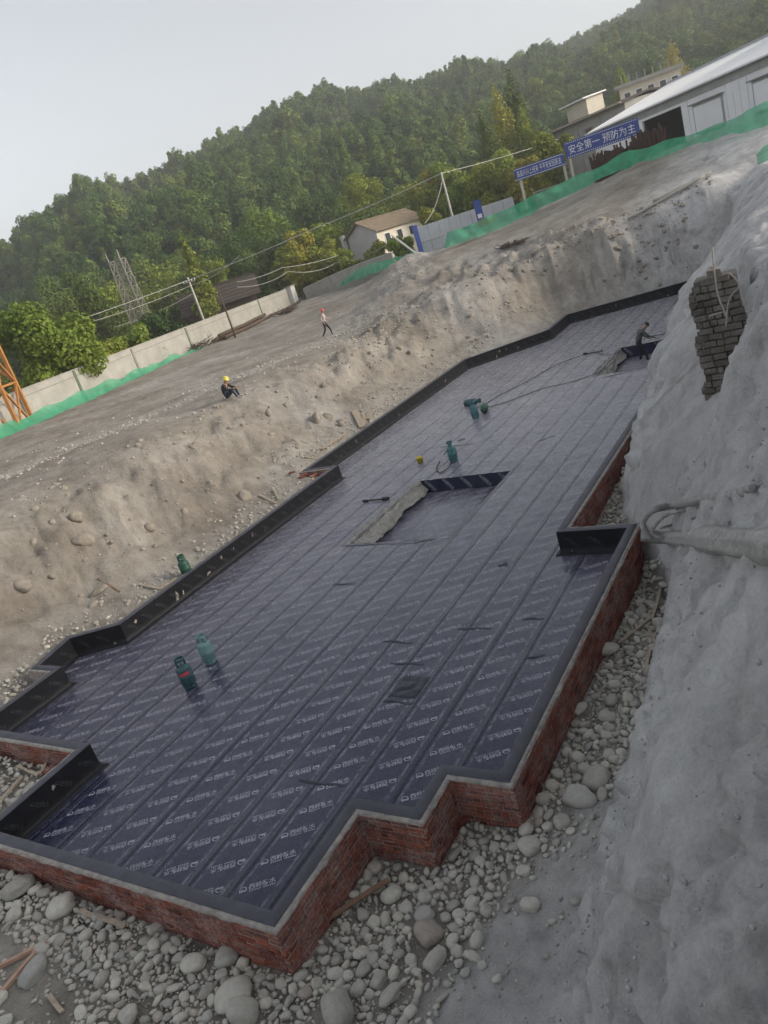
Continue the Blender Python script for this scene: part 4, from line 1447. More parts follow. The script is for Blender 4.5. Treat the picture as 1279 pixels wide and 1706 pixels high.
def build_bank_rocks():
    rng = np.random.default_rng(37)
    y = rng.uniform(8, 46, 900)
    x = rng.uniform(-23, -16, 900)
    y = np.concatenate([y, rng.uniform(43, 48, 500)])
    x = np.concatenate([x, rng.uniform(-17, -6.5, 500)])
    z = ground_z(x, y)
    k = (plan_sdf(x, y) > 0.6) & (z > 0.6)
    x, y, z = x[k], y[k], z[k]
    r = 0.04 + 0.13 * rng.random(len(x)) ** 4
    ang = [_arr(stone_mesh(90 + i, 2, (1.0, 0.85, 0.7), 0.45)) for i in range(6)]
    scatter_mesh('bank_rocks', np.c_[x, y, z], r, ang, rng, 'half buried rocks and clods in the cut earth faces', 'rocks', material='bank_stone', sink=0.85)
build_bank_rocks()
for i, (px, py, hp, lab) in enumerate([(35, 975, 17, 'round pale boulder half buried in the slope at the left edge'), (140, 900, 20, 'tan boulder bulging from the left slope'), (128, 862, 17, 'smaller boulder above the tan one in the left slope'),
        (165, 985, 15, 'flat boulder low in the left slope'), (528, 700, 15, 'pair boulder, larger, stuck in the slope above the black wall'), (545, 697, 10, 'pair boulder, smaller, stuck in the slope above the black wall'),
        (410, 830, 14, 'low boulder in the slope beside the loose sticks'), (250, 882, 14, 'flat topped boulder in the middle of the left slope'), (640, 560, 8, 'white grey stone on the spur under the ramp'), (570, 710, 9, 'grey stone near the leaning boards')]):
    p = at_g(px, py)
    r = hp * math.sqrt(p[0] ** 2 + p[1] ** 2 + (CAM_H - p[2]) ** 2) / FPX
    me = STONES[(i * 3 + 1) % len(STONES)].copy(); me.materials.clear(); me.materials.append(M['bank_stone'])
    tag(obj('boulder', me, None, None, (p[0], p[1], p[2] - r * 0.12), (0.2 * i, 0.3, i * 1.3), (r, r, r)), lab, 'stone', 'boulders in the left bank')

# ------------------------------------------------------------------ sticks, boards, loose bricks
def stick(px0, py0, px1, py1, w, t, mat, label, lift=0.03, cat='board', name='wood_plank', la=0.0, lb=0.0, group='loose boards and sticks'):
    a, b = at_g(px0, py0, lift + la), at_g(px1, py1, lift + lb)
    c = (a + b) / 2
    mb = MB()
    n = 5
    A, B = Vector(a - c), Vector(b - c)
    d = (B - A).normalized()
    s = d.cross(Vector((0, 0, 1))).normalized()
    u = s.cross(d)
    rng = random.Random(px0 * 7 + py0)
    vs, fs = [], []
    for i in range(n):
        p = A.lerp(B, i / (n - 1)) + s * rng.gauss(0, 0.004) + u * rng.gauss(0, 0.003)
        for (q, r) in ((-1, -1), (1, -1), (1, 1), (-1, 1)):
            vs.append(p + s * (q * w / 2 * (1 + rng.gauss(0, 0.03))) + u * (r * t / 2))
    for i in range(n - 1):
        for k in range(4):
            fs.append((i * 4 + k, i * 4 + (k + 1) % 4, (i + 1) * 4 + (k + 1) % 4, (i + 1) * 4 + k))
    fs += [(3, 2, 1, 0), (4 * n - 4, 4 * n - 3, 4 * n - 2, 4 * n - 1)]
    o = obj(name, mesh_from(vs, fs), M[mat], None, tuple(c))
    return tag(o, label, cat, group)
stick(545, 1543, 652, 1478, 0.075, 0.02, 'brown_wood', 'brown plank lying from the brick wall across the cobbles', 0.06, lb=0.06)
stick(-12, 1624, 82, 1575, 0.05, 0.045, 'pink_wood', 'upper of two pinkish sticks at the lower left corner', 0.05)
stick(-6, 1672, 72, 1584, 0.05, 0.045, 'pink_wood', 'lower of two pinkish sticks at the lower left corner', 0.05)
stick(84, 1662, 106, 1690, 0.055, 0.03, 'wood', 'bent pale lath on the soil at the bottom left', 0.04)
stick(137, 1523, 213, 1552, 0.07, 0.025, 'wood', 'pale weathered plank on the cobbles below the front wall', 0.07)
stick(973, 1113, 996, 1060, 0.055, 0.03, 'pink_wood', 'pinkish board leaning along the right wall in the trench', 0.08)
stick(1033, 1078, 1086, 1035, 0.05, 0.03, 'wood', 'straight pale lath beside the large trench boulder', 0.07)
stick(1088, 1038, 1103, 988, 0.05, 0.03, 'wood', 'curved pale lath at the top of the trench', 0.06)
stick(1083, 1055, 1097, 1086, 0.05, 0.03, 'wood', 'short pale lath at the foot of the bank', 0.06)
stick(1077, 1122, 1084, 1086, 0.05, 0.03, 'wood', 'short lath below the other one at the foot of the bank', 0.06)
stick(2, 1345, 40, 1300, 0.05, 0.04, 'wood', 'thick pale stick in the cobbled notch at the left edge', 0.07)
stick(32, 1283, 66, 1297, 0.045, 0.03, 'wood', 'thin pale stick crossing the cobbled notch', 0.07)
stick(72, 1297, 93, 1266, 0.05, 0.03, 'pink_wood', 'pinkish stick leaning in the corner of the cobbled notch', 0.08, lb=0.1)
stick(592, 687, 606, 716, 0.28, 0.03, 'wood', 'widest pale board leaning behind the black wall', 0.1)
stick(606, 694, 612, 712, 0.12, 0.03, 'wood', 'narrow board between two wide ones behind the black wall', 0.1)
stick(621, 690, 612, 706, 0.28, 0.03, 'wood', 'short wide board right of the narrow one behind the black wall', 0.1)
stick(536, 752, 578, 728, 0.16, 0.03, 'wood', 'pale board lying behind the black wall past the brick stack', 0.08)
stick(508, 764, 530, 770, 0.07, 0.03, 'wood', 'small stick just above the loose brick stack', 0.06)
stick(433, 827, 461, 841, 0.08, 0.03, 'wood', 'pale stick lying flat in the chips behind the wall', 0.06)
stick(458, 819, 466, 834, 0.08, 0.03, 'wood', 'short upright stick in the chips behind the wall', 0.06)
stick(234, 977, 268, 984, 0.06, 0.03, 'wood', 'pale lath left of the green cylinder', 0.05)
stick(268, 984, 296, 966, 0.06, 0.03, 'wood', 'pale lath touching the black wall by the green cylinder', 0.05)
stick(165, 965, 200, 987, 0.05, 0.04, 'brown_wood', 'dark root lying in the low slope', 0.03)
stick(113, 1340, 133, 1358, 0.03, 0.02, 'wood', 'small stick on the membrane at the foot of the notch wall', 0.03) if False else None

def loose_brick(p, rz, label, rx=0.0):
    mb = MB()
    mb.box((0, 0, 0), (0.24, 0.115, 0.053))
    me = mb.mesh()
    bm = bmesh.new(); bm.from_mesh(me)
    bmesh.ops.bevel(bm, geom=bm.edges[:], offset=0.005, segments=1, affect='EDGES')
    bm.to_mesh(me); bm.free()
    return tag(obj('loose_brick', me, M['brick'], None, tuple(p), (rx, 0, rz)), label, 'brick', 'loose red bricks')
p = at_g(757, 1362)
loose_brick((p[0], p[1], p[2] + 0.05), 0.2, 'loose brick lying flat below the second brick corner')
loose_brick((p[0] + 0.03, p[1] + 0.13, p[2] + 0.11), 0.3, 'loose brick propped on the flat one below the second corner')
loose_brick((p[0] + 0.20, p[1] - 0.06, p[2] + 0.05), 1.4, 'loose brick set crosswise beside the flat one below the corner')
p = at_g(86, 1290)
loose_brick((p[0], p[1], p[2] + 0.1), 1.3, 'loose red brick by the pinkish stick in the left notch')
q = at_g(490, 795)
for i, (dx, dy, dz, rz, lab) in enumerate([(-0.1, 0.1, 0.12, 0.5, 'loose brick at the left of the stack behind the jog'), (0.35, 0.0, 0.05, 0.2, 'lowest loose brick of the stack behind the jog'), (0.42, 0.05, 0.11, 0.35, 'middle loose brick of the stack behind the jog'),
                                    (0.7, 0.2, 0.06, 1.2, 'loose brick nearest the black wall behind the jog'), (0.75, 0.45, 0.06, 0.9, 'farthest loose brick behind the jog')]):
    loose_brick((q[0] + dx, q[1] + dy, gz(q[0] + dx, q[1] + dy) + dz), rz, lab)

# ------------------------------------------------------------------ gas cylinders and tools on the membrane
M['teal'] = plain('teal_paint', (0.055, 0.16, 0.17), 0.45, var=0.25, scale=9, spec=0.5)
M['pale_teal'] = plain('pale_teal_paint', (0.14, 0.26, 0.26), 0.5, var=0.3, scale=9, spec=0.5)
M['dark_teal'] = plain('dark_teal_paint', (0.028, 0.085, 0.10), 0.45, var=0.3, scale=9, spec=0.5)
M['green_paint'] = plain('green_paint', (0.02, 0.085, 0.055), 0.5, var=0.3, scale=9, spec=0.5)
M['steel'] = plain('dull_steel', (0.30, 0.30, 0.30), 0.45, 0.8, scale=12)
M['black_rubber'] = plain('black_rubber', (0.018, 0.018, 0.02), 0.6, scale=12)
M['red_tag'] = plain('red_tag', (0.55, 0.06, 0.10), 0.6, var=0.1)
M['yellow_plastic'] = plain('yellow_plastic', (0.62, 0.47, 0.04), 0.5, var=0.1)
M['wire_grey'] = plain('pale_cable', (0.42, 0.41, 0.38), 0.7, var=0.1)

def gas_cylinder(label, mat, loc, rz=0.0, tilt=0.0, red=False):
    t = thing('gas_cylinder', label, 'gas cylinder', loc, rz, 'gas cylinders')
    t.rotation_euler = (tilt, 0, rz)
    r = 0.15
    b = MB()
    b.lathe([(0.001, 0.03), (0.08, 0.032), (r * 0.9, 0.06), (r, 0.10), (r, 0.255), (r + 0.004, 0.262), (r + 0.004, 0.276), (r, 0.283), (r, 0.42), (r * 0.93, 0.468), (r * 0.72, 0.505), (r * 0.38, 0.526), (0.035, 0.53), (0.001, 0.53)], 24)
    b.build('body', mat, t, True)
    f = MB()
    f.lathe([(r * 0.82, 0.0), (r * 0.86, 0.0), (r * 0.86, 0.065), (r * 0.82, 0.065), (r * 0.82, 0.0)], 24)
    f.build('foot_ring', mat, t, True)
    c = MB()
    n = 24                                     # handle guard with two cut-outs
    for k in range(n):
        a0, a1 = 2 * math.pi * k / n, 2 * math.pi * (k + 1) / n
        lo = 0.505 if (k % 12) in (0, 1, 10, 11) else 0.615
        rr = r * 0.68
        def P(a, q, z): return (q * math.cos(a), q * math.sin(a), z)
        vs = [P(a0, rr, lo), P(a1, rr, lo), P(a1, rr, 0.67), P(a0, rr, 0.67), P(a0, rr - 0.008, lo), P(a1, rr - 0.008, lo), P(a1, rr - 0.008, 0.67), P(a0, rr - 0.008, 0.67)]
        c.add(vs, [(0, 1, 2, 3), (7, 6, 5, 4), (3, 2, 6, 7), (0, 4, 5, 1), (0, 3, 7, 4), (1, 5, 6, 2)])
    c.build('handle_guard', mat, t)
    v = MB()
    v.lathe([(0.018, 0.52), (0.018, 0.56), (0.012, 0.565), (0.012, 0.60), (0.034, 0.602), (0.034, 0.618), (0.001, 0.62)], 12)
    v.bar((0, 0, 0.575), (0.06, 0, 0.575), 0.022)
    v.build('valve', M['steel'], t)
    if red:
        g = MB()
        n = 7
        for k in range(n):
            a0, a1 = math.radians(200 + 12 * k), math.radians(200 + 12 * (k + 1))
            q = r + 0.004
            g.add([(q * math.cos(a0), q * math.sin(a0), 0.33), (q * math.cos(a1), q * math.sin(a1), 0.33), (q * math.cos(a1), q * math.sin(a1), 0.40), (q * math.cos(a0), q * math.sin(a0), 0.40)], [(0, 1, 2, 3)])
        tag(g.build('tag', M['red_tag'], t), 'pink red sticker on the shoulder')
    return t
def on_mem(px, py):
    p = at_z(px, py, 0.02)
    return (p[0], p[1], float(mem_z(p[0], p[1])))
gas_cylinder('pale teal gas cylinder standing on the near part of the membrane', M['pale_teal'], on_mem(352, 1103), 0.4)
gas_cylinder('dark teal gas cylinder with a red sticker standing on the membrane', M['dark_teal'], on_mem(318, 1143), 1.3, red=True)
c3 = on_mem(757, 768)
gas_cylinder('teal gas cylinder with a looped hose above the sump', M['teal'], c3, 2.0)
c4 = on_mem(793, 696)
gas_cylinder('teal gas cylinder standing in front of the tool cluster', M['teal'], c4, 0.8)
c5 = on_mem(776, 680)
gas_cylinder('dark gas cylinder lying on its side left of the standing one', M['dark_teal'], (c5[0] - 0.05, c5[1] + 0.1, c5[2] + 0.16), math.radians(100), math.radians(90))
c6 = on_mem(801, 686)
gas_cylinder('dark green gas cylinder lying on its side right of the standing one', M['green_paint'], (c6[0] + 0.15, c6[1] + 0.15, c6[2] + 0.16), math.radians(20), math.radians(90))
p = at_z(313, 957, 0.45)
g7 = (-16.18, p[1] * 16.18 / -p[0], 0)
gas_cylinder('dark green gas cylinder standing outside the left wall', M['green_paint'], (g7[0], g7[1], gz(g7[0], g7[1]) - 0.02), 0.3)

def spline(pts, n=8):
    pts = [Vector(p) for p in pts]
    P = [pts[0]] + pts + [pts[-1]]
    out = []
    for i in range(1, len(P) - 2):
        for k in range(n):
            t = k / n
            a, b, c, d = P[i - 1], P[i], P[i + 1], P[i + 2]
            out.append(0.5 * ((2 * b) + (c - a) * t + (2 * a - 5 * b + 4 * c - d) * t * t + (3 * b - a - 3 * c + d) * t ** 3))
    out.append(pts[-1])
    return out
def hose(pxs, r, mat, label, name='gas_hose', cat='hose', start=None):
    pts = [start] if start else []
    for (a, b) in pxs:
        q = on_mem(a, b)
        pts.append((q[0], q[1], q[2] + r + 0.012))
    mb = MB().tube(spline(pts, 8), r, 6)
    return tag(mb.build(name, mat, None, True), label, cat, 'hoses on the membrane')
hose([(742, 756), (728, 780), (735, 788), (748, 779), (752, 768)], 0.014, M['black_rubber'], 'black hose looping beside the teal cylinder above the sump', start=(c3[0], c3[1], c3[2] + 0.57))
hose([(806, 676), (835, 658), (880, 635), (930, 607), (985, 589), (1010, 592), (1034, 587)], 0.011, M['black_rubber'], 'upper long hose running from the tool cluster towards the far worker', start=(c6[0] + 0.1, c6[1] + 0.2, c6[2] + 0.2))
hose([(812, 679), (850, 668), (905, 648), (960, 635), (1005, 617), (1022, 603)], 0.011, M['black_rubber'], 'lower long hose running from the tool cluster to the far sump', start=(c6[0] + 0.14, c6[1] + 0.2, c6[2] + 0.2))
def torch(a, b, mat, label, r=0.02):
    A, B = Vector(on_mem(*a)), Vector(on_mem(*b))
    A.z += r + 0.015; B.z += r + 0.015
    t = thing('blow_torch', label, 'torch', tuple(A), 0, 'tools on the membrane')
    d = B - A
    MB().tube([(0, 0, 0), d * 0.72], r, 8).build('lance', mat, t, True)
    MB().tube([d * 0.70, d * 0.74, d], [r * 1.1, r * 2.1, r * 2.3], 12).build('burner', mat, t, True)
    MB().tube([d * -0.22 + Vector((0, 0, 0.0)), d * 0.0], r * 1.5, 8).build('grip', M['black_rubber'], t, True)
torch((613, 836), (648, 832), M['black_rubber'], 'black blow torch lying on the membrane left of the sump', 0.026)
torch((978, 590), (1004, 585), M['steel'], 'pale rod shaped torch lying near the far sump', 0.028)
# small yellow bucket, dropped scrap
b0 = on_mem(701, 771)
t = thing('yellow_bucket', 'small yellow plastic bucket standing on the membrane', 'bucket', b0)
MB().lathe([(0.001, 0.012), (0.085, 0.012), (0.115, 0.19), (0.125, 0.19), (0.125, 0.20), (0.110, 0.20), (0.082, 0.02), (0.001, 0.02)], 18).build('tub', M['yellow_plastic'], t, True)
MB().tube([(0.12 * math.cos(a), 0.03 * math.sin(a), 0.19 + 0.09 * math.sin(a)) for a in [math.pi * k / 10 for k in range(11)]], 0.005, 5).build('handle', M['steel'], t)
def scrap(px, py, l, w, rz, label):
    p = on_mem(px, py)
    n = 7
    X, Y = np.meshgrid(np.linspace(-l / 2, l / 2, n), np.linspace(-w / 2, w / 2, 4))
    Z = 0.02 + 0.05 * (X / l) ** 2 + 0.02 * vnoise(X * 9, Y * 9, px, 5)
    i, j = np.meshgrid(np.arange(3), np.arange(n - 1), indexing='ij')
    Q = np.stack([i * n + j, i * n + j + 1, (i + 1) * n + j + 1, (i + 1) * n + j], -1).reshape(-1, 4)
    o = obj('membrane_scrap', mesh_np(np.c_[X.ravel(), Y.ravel(), Z.ravel()], Q), M['dark_membrane'], None, p, (0, 0, rz))
    o.modifiers.new('thick', 'SOLIDIFY').thickness = 0.006
    tag(o, label, 'scrap', 'scraps on the membrane')
scrap(769, 733, 0.28, 0.08, 0.9, 'dark scrap of membrane above the looped hose')
scrap(838, 941, 0.2, 0.08, 0.5, 'curled scrap of membrane left of the short black wall')

# ------------------------------------------------------------------ dead log with a looped root in the near bank
M['dead_wood'] = plain('dead_wood', (0.33, 0.325, 0.315), 0.9, var=0.45, scale=14, bmp=0.8)
def log_tube(pts, rs, n=14, seed=0, squash=1.0):
    mb = MB().tube(spline(pts, 7), 1.0, n)
    m = len(mb.v) // n
    sp = spline(pts, 7)
    rr = np.interp(np.linspace(0, 1, m), np.linspace(0, 1, len(rs)), rs)
    out = []
    for i in range(m):
        c = sp[i]
        for k in range(n):
            v = Vector(mb.v[i * n + k]) - c
            g = 1 + 0.10 * math.sin(k * 2.7 + seed) + 0.07 * math.sin(k * 5.1 + 0.35 * i + seed) + 0.05 * math.sin(0.9 * i + k)
            v = v * rr[i] * g
            v.z *= squash
            out.append(c + v)
    mb.v = [tuple(q) for q in out]
    return mb
def pd(px, py, d):
    return tuple(float(v) for v in at_d(px, py, d))
def on_bank(px, py, off):
    g = at_g(px, py)
    return pd(px, py, math.hypot(g[0], g[1]) - off)
base = Vector(on_bank(1170, 892, 0.15))
t = thing('dead_log', 'weathered grey log with a looped root sticking out of the near bank', 'log', tuple(base))
def rel(pts): return [Vector(q) - base for q in pts]
tip = on_bank(1130, 897, 0.32)
d0 = math.hypot(tip[0], tip[1])
log_tube(rel([pd(1068, 892, d0 + 0.55), tip, on_bank(1180, 900, 0.22), on_bank(1230, 905, 0.19), on_bank(1290, 912, 0.15), on_bank(1350, 922, 0.05)]), [0.10, 0.128, 0.118, 0.108, 0.098, 0.09], 22, 1).build('trunk', M['dead_wood'], t, True)
log_tube(rel([pd(1080, 893, d0 + 0.5), pd(1071, 872, d0 + 0.55), pd(1088, 850, d0 + 0.6), pd(1130, 840, d0 + 0.5), on_bank(1178, 830, 0.10), on_bank(1222, 824, 0.06), on_bank(1255, 812, -0.02)]), [0.05, 0.052, 0.058, 0.066, 0.06, 0.05, 0.03], 14, 2).build('looped_root', M['dead_wood'], t, True)
log_tube(rel([pd(1100, 880, d0 + 0.4), pd(1140, 868, d0 + 0.2), on_bank(1180, 850, 0.05), on_bank(1208, 838, 0.0)]), [0.02, 0.03, 0.03, 0.02], 8, 3).build('side_root', M['dead_wood'], t, True)
log_tube(rel([pd(1100, 896, d0 + 0.4), pd(1086, 884, d0 + 0.45), pd(1110, 858, d0 + 0.45), pd(1150, 850, d0 + 0.2)]), [0.03, 0.035, 0.03, 0.02], 8, 5).build('side_root', M['dead_wood'], t, True)

# ------------------------------------------------------------------ stump of old brickwork standing in the cut
M['old_mortar'] = plain('old_mortar', (0.11, 0.105, 0.098), 0.95, var=0.4, scale=9, bmp=0.6, world_coord=True)
def build_pillar():
    t = thing('brick_pillar', 'ragged grey stump of old brickwork standing out of the right bank', 'pillar', (-2.66, 14.5, 2.05), 0.05)
    rng = random.Random(4)
    meshes = []
    for me in (STRETCH[:4] + HEADER[:4]):
        c = me.copy(); c.materials.clear(); c.materials.append(M['old_brick']); meshes.append(c)
    core = MB()
    core.box((0.42, 0.40, 1.30), (0.66, 0.60, 2.8))
    core.build('mortar_core', M['old_mortar'], t)
    n = 0
    for k in range(24):
        z = 0.0 + k * 0.122
        wl = 0.05 * math.sin(k * 0.9) + rng.uniform(-0.03, 0.03)
        wr = 0.76 + 0.06 * math.sin(k * 0.5) + rng.uniform(-0.05, 0.05)
        if k > 20: wl += (k - 20) * 0.09; wr -= (k - 20) * 0.08
        s = wl
        while s < wr:
            head = rng.random() < 0.45
            l = 0.122 if head else 0.238
            if rng.random() > 0.05:
                o = bpy.data.objects.new('brick', rng.choice(meshes[4:] if head else meshes[:4]))
                link(o, t)
                o.location = (s + l / 2, 0.055 + rng.gauss(0, 0.016), z)
                o.rotation_euler = (rng.gauss(0, 0.04), rng.gauss(0, 0.04), rng.gauss(0, 0.07))
                o.scale = (1.0, 1.5, 2.05 + rng.uniform(-.15, .1))
                n += 1
            s += l
        for q in range(2):                      # returns on both sides
            for side, x in ((0, wl), (1, wr)):
                if rng.random() < 0.12 or n > 290: continue
                o = bpy.data.objects.new('brick', rng.choice(meshes[4:]))
                link(o, t)
                o.location = (x + (0.03 if side == 0 else -0.03) + rng.gauss(0, 0.012), 0.20 + q * 0.22, z)
                o.rotation_euler = (rng.gauss(0, 0.04), rng.gauss(0, 0.04), math.pi / 2 + rng.gauss(0, 0.06))
                o.scale = (1.7, 1, 2.0)
                n += 1
build_pillar()
# roots hanging over the stump
M['root'] = plain('dry_root', (0.30, 0.28, 0.25), 0.9, var=0.3, scale=20)
for i, (pts, lab) in enumerate([([(1187, 412, 14.1), (1190, 450, 14.0), (1196, 490, 14.0), (1212, 530, 13.6)], 'thin dry root hanging down over the old brick stump'),
                                ([(1216, 455, 13.4), (1232, 475, 12.9), (1215, 500, 12.9), (1210, 545, 12.7)], 'thin dry root dangling right of the old brick stump'),
                                ([(1205, 520, 13.2), (1190, 524, 13.2), (1182, 528, 13.4)], 'short dry root poking out beside the old brick stump')]):
    MBt = MB().tube(spline([pd(*q) for q in pts], 6), 0.014, 5)
    tag(MBt.build('dry_root', M['root'], None, True), lab, 'root', 'dry roots in the cut')

# ------------------------------------------------------------------ people
M['skin'] = plain('skin', (0.36, 0.21, 0.14), 0.6, var=0.1)
M['dark_cloth'] = plain('dark_cloth', (0.022, 0.022, 0.027), 0.9, var=0.4, scale=14)
M['navy_cloth'] = plain('navy_cloth', (0.03, 0.035, 0.055), 0.9, var=0.3, scale=14)
M['pale_cloth'] = plain('pale_cloth', (0.42, 0.36, 0.33), 0.9, var=0.2, scale=10)
M['camo'] = plain('camouflage_cloth', (0.10, 0.11, 0.10), 0.9, var=0.9, scale=9)
M['shoe'] = plain('grey_shoe', (0.30, 0.30, 0.32), 0.8, var=0.2)
M['hair'] = plain('black_hair', (0.012, 0.011, 0.010), 0.6, var=0.3)
M['helmet_yellow'] = plain('yellow_helmet', (0.62, 0.52, 0.08), 0.4, var=0.08)
M['helmet_red'] = plain('red_helmet', (0.55, 0.07, 0.06), 0.4, var=0.08)

BODY_R = dict(pelvis=.135, spine=.125, chest=.15, neck=.055, head=.088, crown=.07, nose=.02, ear_l=.02, ear_r=.02, sh=.07, el=.048, wr=.033, hd=.036, hip=.095, kn=.062, an=.045, heel=.04, toe=.032)
def person(label, J, loc, rz, top, legs, hat=None, hair=True, shoes='shoe', group='workers on the site'):
    """J: joint positions of the pose; one continuous skinned body, clothes by body zone, hat and hair as parts"""
    root = thing('person', label, 'person', loc, rz, group)
    names, pos, rad, edges, zone = [], [], [], [], []
    def add(n, p, r, parent, z):
        names.append(n); pos.append(Vector(p)); rad.append(r); zone.append(z)
        if parent is not None: edges.append((names.index(parent), len(names) - 1))
    add('pelvis', J['pelvis'], .135, None, 'legs')
    add('spine', J['spine'], .125, 'pelvis', 'top')
    add('chest', J['chest'], .145, 'spine', 'top')
    add('neck', J['neck'], .055, 'chest', 'skin')
    add('head', J['head'], .088, 'neck', 'skin')
    H = Vector(J['head']); N = Vector(J['neck']); up = (H - N).normalized()
    fw = Vector(J.get('face', (0, 1, 0))).normalized()
    sd = up.cross(fw).normalized()
    add('crown', H + up * 0.085, .072, 'head', 'skin')
    add('nose', H + fw * 0.095 - up * 0.005, .016, 'head', 'skin')
    for s in (-1, 1):
        add('ear%d' % s, H + sd * 0.088 * s, .016, 'head', 'skin')
        k = 'l' if s < 0 else 'r'
        add('sh' + k, J['sh' + k], .07, 'chest', 'top')
        add('el' + k, J['el' + k], .048, 'sh' + k, 'top')
        add('wr' + k, J['wr' + k], .034, 'el' + k, 'top')
        w, e = Vector(J['wr' + k]), Vector(J['el' + k])
        d = (w - e).normalized()
        a = d.cross(Vector((0, 0, 1)) if abs(d.z) < 0.9 else Vector((0, 1, 0))).normalized()
        add('hd' + k, w + d * 0.07, .036, 'wr' + k, 'skin')
        for q, (o, l) in enumerate(((-.03, .07), (-.01, .082), (.01, .078), (.03, .062))):
            add('f%s%d' % (k, q), w + d * 0.11 + a * o, .010, 'hd' + k, 'skin')
            add('g%s%d' % (k, q), w + d * (0.10 + l * .9) + a * o + d.cross(a) * 0.02, .008, 'f%s%d' % (k, q), 'skin')
        add('th' + k, w + d * 0.06 - a * 0.055, .010, 'hd' + k, 'skin')
        add('hip' + k, J['hip' + k], .095, 'pelvis', 'legs')
        add('kn' + k, J['kn' + k], .062, 'hip' + k, 'legs')
        add('an' + k, J['an' + k], .045, 'kn' + k, 'legs')
        f = Vector(J.get('foot' + k, (0, 1, 0))).normalized()
        A = Vector(J['an' + k])
        add('toe' + k, A + f * 0.17 + Vector((0, 0, -0.05)), .034, 'an' + k, 'shoe')
    me = bpy.data.meshes.new('body')
    me.from_pydata([tuple(p) for p in pos], edges, [])
    o = bpy.data.objects.new('body', me)
    COL.objects.link(o)
    md = o.modifiers.new('skin', 'SKIN')
    md.use_smooth_shade = True
    sv = me.skin_vertices[0].data
    for i, r in enumerate(rad):
        sv[i].radius = (r, r)
        sv[i].use_root = (i == 0)
    o.modifiers.new('sub', 'SUBSURF').levels = 2
    o.modifiers['sub'].render_levels = 2
    dg = bpy.context.evaluated_depsgraph_get()
    dg.update()
    out = bpy.data.meshes.new_from_object(o.evaluated_get(dg))
    bpy.data.objects.remove(o)
    mats = dict(skin=0, top=1, legs=2, shoe=3)
    out.materials.clear()
    for m in (M['skin'], M[top], M[legs], M[shoes]): out.materials.append(m)
    segs = [(pos[a], pos[b], zone[b]) for a, b in edges]
    for pl in out.polygons:
        c = pl.center
        best, bz = 9, 'top'
        for a, b, z in segs:
            ab = b - a
            t = max(0, min(1, (c - a).dot(ab) / (ab.length_squared + 1e-9)))
            q = (c - a - ab * t).length
            if q < best: best, bz = q, z
        pl.material_index = mats[bz]
        pl.use_smooth = True
    body = obj('body', out, None, root)
    C = H + up * 0.055
    def dome(r, h, brim, name, mat):
        mb = MB()
        n = 16
        prof = [(r * math.cos(t), h * math.sin(t)) for t in [math.pi / 2 * k / 6 for k in range(7)]]
        prof = ([(r + brim, -0.006), (r + brim, 0.004)] if brim else [(r * 0.96, -0.03)]) + prof
        mb.lathe(prof, n)
        q = Vector((0, 0, 1)).rotation_difference(up).to_matrix()
        mb.v = [tuple(q @ Vector(v) + C) for v in mb.v]
        mb.build(name, mat, root, True)
    if hair: dome(0.108, 0.10, 0, 'hair', M['hair'])
    if hat: dome(0.128, 0.125, 0.022, 'helmet', M[hat])
    return root

walk = dict(pelvis=(0, 0, .93), spine=(0, .02, 1.14), chest=(0, .05, 1.34), neck=(0, .08, 1.49), head=(0, .11, 1.61), shl=(-.19, .04, 1.41), elr=(.30, -.08, 1.20), wrr=(.32, .05, .98), shr=(.19, .05, 1.41), ell=(-.30, .12, 1.18), wrl=(-.26, .30, 1.02),
            hipl=(-.09, 0, .88), knl=(-.12, .20, .52), anl=(-.13, .26, .09), hipr=(.09, 0, .88), knr=(.12, -.05, .48), anr=(.14, -.32, .12))
sit = dict(pelvis=(0, -.05, .20), spine=(0, -.06, .40), chest=(0, .04, .60), neck=(0, .12, .73), head=(0, .18, .84), shl=(-.18, .06, .66), ell=(-.27, .22, .48), wrl=(-.14, .42, .47), shr=(.18, .06, .66), elr=(.27, .22, .48), wrr=(.14, .44, .46),
           hipl=(-.10, .0, .20), knl=(-.17, .36, .46), anl=(-.15, .46, .09), hipr=(.10, .0, .20), knr=(.17, .38, .44), anr=(.16, .52, .09), face=(0, 1, -.3))
bend = dict(pelvis=(0, 0, .92), spine=(0, .06, 1.12), chest=(0, .20, 1.30), neck=(0, .32, 1.40), head=(0, .42, 1.49), shl=(-.19, .20, 1.35), ell=(-.30, .30, 1.10), wrl=(-.18, .50, .92), shr=(.19, .20, 1.35), elr=(.34, .34, 1.12), wrr=(.30, .58, .98),
            hipl=(-.10, 0, .88), knl=(-.17, .10, .48), anl=(-.20, .0, .09), hipr=(.10, 0, .88), knr=(.16, .18, .50), anr=(.22, .20, .09), face=(0, 1, -.6))
p = at_g(548, 561)
person('worker in a red helmet, pale shirt and dark trousers walking on the earth bench', walk, (p[0], p[1], p[2] - 0.05), math.radians(-70), 'pale_cloth', 'dark_cloth', 'helmet_red')
p = at_g(381, 665)
person('worker in a yellow helmet and dark clothes squatting on the bank crest', sit, (p[0], p[1], p[2] - 0.08), math.radians(-75), 'dark_cloth', 'navy_cloth', 'helmet_yellow')
p = at_z(1070, 605, -0.58)
person('bareheaded worker in a camouflage jacket standing in the far sump', bend, (p[0], p[1], -0.62), math.radians(-60), 'camo', 'dark_cloth', None, True, 'dark_cloth')
a = Vector((p[0] + 0.45, p[1] + 0.45, 0.35))
t = thing('torch_wand', 'long dark torch wand held by the far worker', 'torch', tuple(a))
MB().tube([(0, 0, 0), (0.95, 0.30, -0.1)], 0.016, 8).build('lance', M['black_rubber'], t)
MB().tube([(0.93, 0.29, -0.1), (1.05, 0.33, -0.12)], 0.035, 10).build('burner', M['black_rubber'], t)

